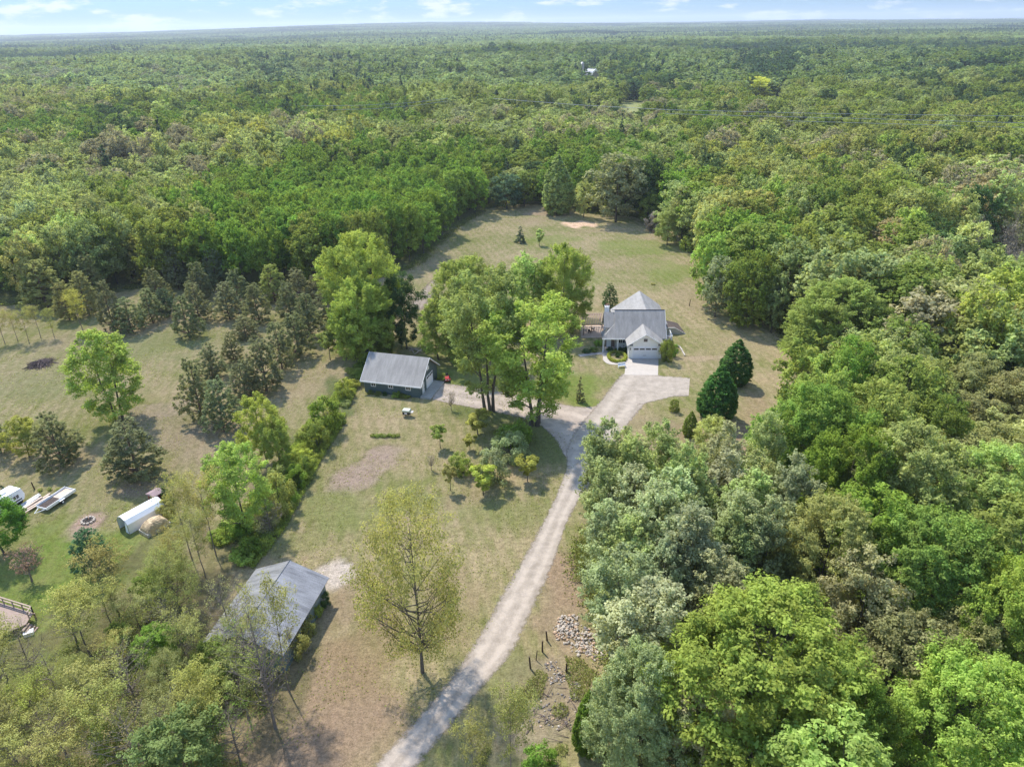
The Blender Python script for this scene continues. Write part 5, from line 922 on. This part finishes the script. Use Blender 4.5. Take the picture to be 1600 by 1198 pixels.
ASP = wpoly([(905, 895), (918, 850), (965, 815), (1030, 800), (1090, 815), (1150, 812), (1220, 850), (1250, 930), (1180, 1000), (1120, 1080), (1030, 1198), (968, 1198), (952, 1110), (955, 1010), (925, 950)])
near += [tuple(q) for q in scatter(ASP, 4.5, .22, 12)]
for poly, sp_, seed in ((EAST, 7.4, 3), (EAST, 9.6, 13), (NORTH, 7.4, 4)):
    for x, y in scatter(poly, sp_, .2, seed):
        if poly is EAST and (y > 105) != (sp_ == 9.6): continue
        if y > 246 or abs(x) > .80 * y + 12 or y < 28: continue
        if not pip([x], [y], ASP)[0]: near.append((x, y))
cand = []
for x, y in near:
    H = 14.0 + 3.5 * vnoise(x, y, 22, 8) * 1.3 + random.uniform(-1.3, 1.3)
    cx, cy = topx(x, y, H * .7)
    if not (-60 < cx < 1660 and cy < 1290): continue
    a = anchor(cx, cy); sp = a[2]; c = random.choice(a[3])
    if sp == 'aspen': R = random.uniform(2.5, 3.6); H = random.uniform(13.5, 17)
    elif sp == 'bare': R = random.uniform(3.2, 4.3); H *= .85
    else:
        R = random.uniform(4.0, 6.2) if x > 20 else random.uniform(3.9, 5.3)
        if x > 20 and y > 100: R = random.uniform(5.0, 7.8); H += random.uniform(0, 3)
    if c in ('brown', 'khaki') : H *= .85
    if any((x - tx) ** 2 + (y - ty) ** 2 < (tr * .80 + R * .35) ** 2 for tx, ty, tr in taken): continue
    cand.append((math.hypot(x, y), x, y, H, R, sp, c, cx, cy))
cand.sort(); cnt = {}; far_pts = []
def where(x, y, cx, cy):
    if x < 20 and y > 160 and cx < 800: 
        s = 'left end' if cx < 200 else ('left part' if cx < 400 else ('middle' if cx < 600 else 'right end'))
        r = 'front' if cy > 390 else ('inner' if cy > 340 else 'rear')
        return f'{r} rows, {s} of vivid green wood', 'trees of the wood behind the meadow'
    if cx < 1060 and y > 225: return 'dark wood behind the back field', 'trees of the wood behind the field'
    if cy > 660 and cx < 1340: return ('stand right of drive, ' + ('nearest the drive' if cx < 960 else ('toward cone-shaped trees' if cy < 760 else ('on its far right' if cx > 1180 else 'at its heart')))), 'aspens right of the gravel drive'
    s = 'left edge' if cx < 1240 else ('middle' if cx < 1430 else 'right edge')
    r = ('level with the back field' if cy < 400 else ('level with the house roof' if cy < 500 else ('level with the parking pad' if cy < 640 else ('level with the orchard' if cy < 800 else ('level with the steel shed' if cy < 1000 else 'at the bottom of the picture')))))
    return f'east wood {s}, {r}', 'trees of the east wood'
for d_, x, y, H, R, sp, c, cx, cy in cand:
    if cnt.get(sp, 0) >= (285 if sp == 'broad' else 200): far_pts.append((x, y, H, R, sp, c)); continue
    cnt[sp] = cnt.get(sp, 0) + 1
    wl_, gp = where(x, y, cx, cy); form = dict(broad='tree', aspen='aspen', bare='leafless tree')[sp]
    plant(sp, x, y, H, R, c, f'{CN[c]} {form}, {wl_}', 'tree', gp, lod=0 if d_ < 105 else 1)

# ------------------------------------------------------------------ far woods: one mass of instanced trees
FC = dict(vivid=C_['vivid'], green=C_['green'], sage=C_['sage'], pale=C_['pale'], yellow=C_['yellow'], olive=C_['olive'], pink=(.35, .34, .20), silver=C_['silver'], grey=C_['grey'], dark=(.10, .165, .065), conifer=(.09, .145, .075), bright=C_['bright'], brown=C_['brown'])
FANCH = [  # photo pixel (x, y) of the canopy -> colour mix
    (60, 250, 'pale sage pink olive'), (200, 270, 'pale sage pink'), (350, 235, 'pale yellow sage'), (450, 220, 'pale yellow sage pink'), (560, 210, 'pale sage yellow'), (300, 250, 'pale pink sage'), (120, 300, 'sage pale silver'), (30, 290, 'pale sage'),
    (200, 185, 'vivid green dark'), (300, 180, 'vivid green dark'), (400, 170, 'vivid green dark'), (100, 205, 'vivid green'), (20, 220, 'vivid green'), (450, 165, 'green dark vivid'), (560, 180, 'green vivid'),
    (480, 270, 'vivid'), (600, 250, 'vivid'), (700, 250, 'vivid green'), (760, 230, 'vivid green sage'), (400, 290, 'vivid'), (660, 210, 'green sage pale pink'), (760, 190, 'sage pale green silver'), (850, 200, 'pale sage green pink'), (950, 200, 'pale sage pink'), (880, 235, 'vivid green'), (1000, 240, 'vivid sage'), (1080, 240, 'sage yellow pale'), (1180, 260, 'yellow olive sage'), (1250, 290, 'bright green yellow'), (1120, 290, 'green vivid olive'),
    (1200, 215, 'pale sage pink green'), (1290, 230, 'grey pink olive'), (1370, 270, 'grey grey pink'), (1480, 280, 'grey grey pink'), (1560, 290, 'grey pink olive'), (1250, 200, 'grey sage green'), (1340, 205, 'grey olive green'), (1420, 230, 'bright green olive'), (1530, 235, 'bright green olive'), (1450, 200, 'green bright olive'), (1580, 210, 'green bright'), (1500, 300, 'pale olive pink'), (1350, 310, 'olive pink green'), (1420, 250, 'olive green pink'),
    (50, 160, 'sage pale olive pink'), (200, 140, 'sage pale yellow'), (350, 130, 'sage pale olive'), (300, 150, 'pale sage pink'), (500, 130, 'sage olive conifer'), (440, 128, 'dark conifer sage'), (600, 120, 'sage green conifer'), (680, 140, 'sage green pale'), (760, 150, 'sage green pale'), (840, 150, 'green sage'), (900, 150, 'green dark sage'), (1000, 135, 'dark green conifer'), (1060, 140, 'dark conifer green'), (1120, 125, 'green sage'), (1210, 112, 'conifer dark'), (1180, 138, 'sage green'), (1222, 138, 'sage green'), (1320, 130, 'green sage'), (1450, 140, 'green sage dark'), (1560, 150, 'green dark'), (1380, 170, 'green sage bright'), (1100, 175, 'green sage vivid'), (1040, 152, 'grey pink green'), (1560, 180, 'bright olive green')]
FAX = np.array([(a[0], a[1] * 2.4) for a in FANCH], float)
FD = {'lime': 'bright'}
def far_colour(X, Y, g):
    px_, py_ = topx(X, Y, 12.0); py_ = np.clip(py_, 30, 400)
    far = (Y > 1150); out = np.zeros(len(X), int); names = list(FC)
    jx = px_ + g.normal(size=len(X)) * 22; jy = (py_ + g.normal(size=len(X)) * 7) * 2.4
    k = np.argmin((jx[:, None] - FAX[:, 0]) ** 2 + (jy[:, None] - FAX[:, 1]) ** 2, 1)
    cl = vnoise(X, Y, 190, 21); cl2 = vnoise(X, Y, 70, 22); mixn = ['dark', 'dark', 'green', 'green', 'sage', 'olive', 'sage', 'pale', 'pale']; clA = vnoise(X * .45, Y, 240, 51)
    for i in range(len(X)):
        if far[i]:
            c = 'conifer' if cl[i] > .82 and g.random() < .6 else mixn[int(min(.999, max(0, (clA[i] - .5) * 1.1 + .5 + (cl2[i] - .5) * .5 + (g.random() - .5) * .35)) * 9)]
        else:
            o = FANCH[k[i]][2].split(); c = FD.get(*[o[int(g.random() * len(o))]] * 2)
            if g.random() < .025: c = 'conifer'
            elif g.random() < .10: c = mixn[int(g.random() * 9)]
        out[i] = names.index(c)
    return out
src = bpy.data.collections.new('wood_sources'); names = list(FC); src_order = []
def add_src(nm, me): o = bpy.data.objects.new(nm, me); src.objects.link(o); return o
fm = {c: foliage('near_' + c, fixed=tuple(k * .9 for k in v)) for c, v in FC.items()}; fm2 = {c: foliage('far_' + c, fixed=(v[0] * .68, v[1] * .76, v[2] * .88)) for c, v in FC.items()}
SHAPE = {'conifer': 'cone', 'grey': 'bare'}
NS = 3
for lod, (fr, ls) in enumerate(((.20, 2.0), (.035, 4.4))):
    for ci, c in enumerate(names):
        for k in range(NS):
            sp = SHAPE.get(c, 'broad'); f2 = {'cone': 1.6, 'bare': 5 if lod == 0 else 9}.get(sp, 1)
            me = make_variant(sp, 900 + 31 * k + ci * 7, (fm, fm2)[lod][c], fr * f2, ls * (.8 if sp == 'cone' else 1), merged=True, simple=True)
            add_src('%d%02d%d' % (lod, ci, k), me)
# canopy patches (a piece of wood ~110 m wide) for the distance
fol_attr = foliage('far_canopy', attr='tint')
PW = 110.0
for k in range(6):
    g = np.random.default_rng(500 + k); A = []; Vv = []; Tn = []
    n = 190; cx = g.uniform(-PW / 2 - 6, PW / 2 + 6, n); cy = g.uniform(-PW / 2 - 6, PW / 2 + 6, n)
    for i in range(n):
        c = ['dark', 'dark', 'green', 'green', 'sage', 'olive', 'pale', 'pale'][int(min(.999, max(0, (k if k < 4 else 0) * .2 + vnoise(cx[i] + 300 * k, cy[i], 40, 3) * .3 + g.random() * .2)) * 8)]
        con = g.random() < (.07 if k < 4 else .55); c = 'conifer' if con else c
        H = g.uniform(11, 17) + (2 if con else 0); R = g.uniform(3.2, 7.0) * (.6 if con else 1); m = 34
        d = unit(m, g); d[:, 2] = np.abs(d[:, 2]) * 1.0
        P = np.array([cx[i], cy[i], H * .55]) + d * np.array([R, R, H * .45]) * g.uniform(.7, 1.05, (m, 1))
        N = d + unit(m, g) * .5; N /= np.linalg.norm(N, axis=1, keepdims=True)
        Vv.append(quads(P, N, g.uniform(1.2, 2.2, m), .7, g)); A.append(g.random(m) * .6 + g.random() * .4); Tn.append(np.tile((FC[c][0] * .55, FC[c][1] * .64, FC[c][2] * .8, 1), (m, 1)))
    V = np.concatenate(Vv); nn = len(V) // 4
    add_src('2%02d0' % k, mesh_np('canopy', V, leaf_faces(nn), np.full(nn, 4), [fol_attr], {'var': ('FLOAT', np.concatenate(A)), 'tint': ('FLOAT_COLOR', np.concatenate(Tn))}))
order = sorted(o.name for o in src.objects); oidx = {n_: i for i, n_ in enumerate(order)}
g = np.random.default_rng(77); PT = []; SC = []; RT = []; IX = []
def ring(y0, y1, sp):
    n_r = int((y1 - y0) / (sp * .87)); X, Y = [], []
    for j in range(n_r):
        y = y0 + j * sp * .87; w_ = .82 * y + 60; x = np.arange(-w_, w_, sp) + (j % 2) * sp / 2; X.append(x); Y.append(np.full(len(x), y))
    X = np.concatenate(X); Y = np.concatenate(Y); return X + g.normal(size=len(X)) * sp * .22, Y + g.normal(size=len(X)) * sp * .22
def cleared(X, Y):
    a, b = topx(X, Y, 0 * X); m = np.zeros(len(X), bool)
    for cx, cy, rx, ry in CLEAR: m |= ((a - cx) / rx) ** 2 + ((b - cy) / ry) ** 2 < 1
    return m
for lod, y0, y1, sp_ in ((0, 246, 620, 9.0), (1, 620, 2100, 11.0)):
    X, Y = ring(y0, y1, sp_)
    if lod == 0: k_ = pip(X, Y, EAST) | pip(X, Y, NORTH) | (Y > 252) | (np.abs(X) > 150)
    else: k_ = np.ones(len(X), bool)
    k_ &= ~cleared(X, Y); k_ &= (vnoise(X * .45, Y, 45, 71) > .07) | (Y < 650); X, Y = X[k_], Y[k_]; ci = far_colour(X, Y, g)
    Hm = (9.5 + 6 * vnoise(X, Y, 24, 8) + 9 * vnoise(X * .6, Y, 85, 18) + g.normal(size=len(X)) * 1.6) / 15; viv = ci == names.index('vivid'); Hm = np.where(viv, Hm * .35 + .78, Hm); Hm = np.where(ci == names.index('conifer'), Hm * 15 / 8 * 1.1, Hm); Hm = np.where(ci == names.index('grey'), Hm * .95, Hm)
    Rm = g.uniform(.68, 1.5, len(X)) * (sp_ / 7.4); Rm = np.where(viv, np.clip(Rm, .9, 1.15), Rm); Rm = np.where(ci == names.index('conifer'), Rm * 1.5, Rm)
    PT.append(np.stack([X, Y, hill(X, Y) - .2], 1)); SC.append(np.stack([Rm, Rm, Hm], 1)); RT.append(g.random(len(X)) * 6.28)
    IX.append(np.array([oidx['%d%02d%d' % (lod, c, int(r * NS))] for c, r in zip(ci, g.random(len(X)))]))
for x, y, H, R, sp, c in far_pts:
    c = c if c in FC else 'sage'; c = 'grey' if sp == 'bare' else c
    PT.append(np.array([[x, y, 0]])); SC.append(np.array([[R / 4.6, R / 4.6, H / 15]])); RT.append(np.array([random.random() * 6.28])); IX.append(np.array([oidx['0%02d%d' % (names.index(c), random.randrange(NS))]]))
X, Y = ring(2080, 14000, PW * .97); cl = vnoise(X, Y, 420, 33)
PT.append(np.stack([X, Y, hill(X, Y) - .5], 1)); SC.append(np.stack([np.ones(len(X)), np.ones(len(X)), g.uniform(.85, 1.25, len(X))], 1)); RT.append(g.integers(0, 4, len(X)) * math.pi / 2)
cB = vnoise(X * .4, Y, 520, 61); IX.append(np.array([oidx['2%02d0' % (int(np.clip((b_ - .5) * 1.5 + .5 + (r - .5) * .3, 0, .99) * 4) if c < .77 else 4 + int(r * 2))] for r, c, b_ in zip(g.random(len(X)), cl, cB)]))
def instancer(name, PT, SC, RT, IX, coll, label, cat, kind='stuff'):
    me = bpy.data.meshes.new(name); me.vertices.add(len(PT)); me.vertices.foreach_set('co', PT.astype(np.float32).ravel())
    a = me.attributes.new('sc', 'FLOAT_VECTOR', 'POINT'); a.data.foreach_set('vector', SC.astype(np.float32).ravel())
    a = me.attributes.new('rt', 'FLOAT', 'POINT'); a.data.foreach_set('value', RT.astype(np.float32))
    a = me.attributes.new('ix', 'INT', 'POINT'); a.data.foreach_set('value', IX.astype(np.int32))
    o = link(bpy.data.objects.new(name, me)); tag(o, label, cat, None, kind)
    ng = bpy.data.node_groups.new(name, 'GeometryNodeTree'); ng.interface.new_socket('Geometry', in_out='INPUT', socket_type='NodeSocketGeometry'); ng.interface.new_socket('Geometry', in_out='OUTPUT', socket_type='NodeSocketGeometry')
    N, L = ng.nodes, ng.links; gi, go = N.new('NodeGroupInput'), N.new('NodeGroupOutput'); ip = N.new('GeometryNodeInstanceOnPoints'); ci = N.new('GeometryNodeCollectionInfo')
    ci.inputs['Collection'].default_value = coll; ci.inputs['Separate Children'].default_value = True; ci.inputs['Reset Children'].default_value = True
    def na(nm, ty):
        q = N.new('GeometryNodeInputNamedAttribute'); q.data_type = ty; q.inputs['Name'].default_value = nm; return [s for s in q.outputs if s.enabled and s.name == 'Attribute'][0]
    cx = N.new('ShaderNodeCombineXYZ'); L.new(na('rt', 'FLOAT'), cx.inputs[2])
    L.new(gi.outputs[0], ip.inputs['Points']); L.new(ci.outputs[0], ip.inputs['Instance']); ip.inputs['Pick Instance'].default_value = True
    L.new(na('ix', 'INT'), ip.inputs['Instance Index']); L.new(cx.outputs[0], ip.inputs['Rotation']); L.new(na('sc', 'FLOAT_VECTOR'), ip.inputs['Scale']); L.new(ip.outputs[0], go.inputs[0])
    md = o.modifiers.new('trees', 'NODES'); md.node_group = ng; return o
instancer('far_woods', np.concatenate(PT), np.concatenate(SC), np.concatenate(RT), np.concatenate(IX), src, 'unbroken woods stretching from behind the field to the horizon', 'woods')
print('counts', cnt, 'far', len(far_pts), 'inst', sum(len(p) for p in PT))

# ------------------------------------------------------------------ air
m, n, l, out = nodes('haze_air'); pv = n.new('ShaderNodeVolumePrincipled'); pv.inputs['Color'].default_value = (.82, .90, 1.0, 1); pv.inputs['Density'].default_value = 1.0e-4; pv.inputs['Anisotropy'].default_value = .3
l.new(pv.outputs[0], out.inputs['Volume']); tag(MB().box(-17500, 17500, -700, 18500, -25, 175).build('haze', m), kind='stuff')

# ------------------------------------------------------------------ labels: tell look-alikes apart by height, then by their order from the left
def clusters():
    d = {}
    for o in S.objects:
        if o.parent is None and 'label' in o and o.get('kind') is None: d.setdefault(o['label'], []).append(o)
    return [v for v in d.values() if len(v) > 1]
for v in clusters():
    if len(v) > 6 and v[0].name.startswith(('broadleaf', 'aspen')):
        hs = sorted(o.scale.z for o in v); a, b = hs[len(hs) // 3], hs[2 * len(hs) // 3]
        for o in v: o['label'] = ('low ' if o.scale.z < a else ('medium-height ' if o.scale.z < b else 'tall ')) + o['label']
ORD = 'leftmost second third fourth fifth sixth seventh eighth ninth tenth eleventh twelfth'.split()
for v in clusters():
    if len(v) > 13: continue
    v.sort(key=lambda o: topx(o.location.x, o.location.y, 8 if 'tree' in o.name else .5)[0]); n_ = len(v)
    for i, o in enumerate(v):
        o['label'] += ', ' + ('leftmost' if i == 0 else ('rightmost' if i == n_ - 1 else ORD[i] + ' from left'))
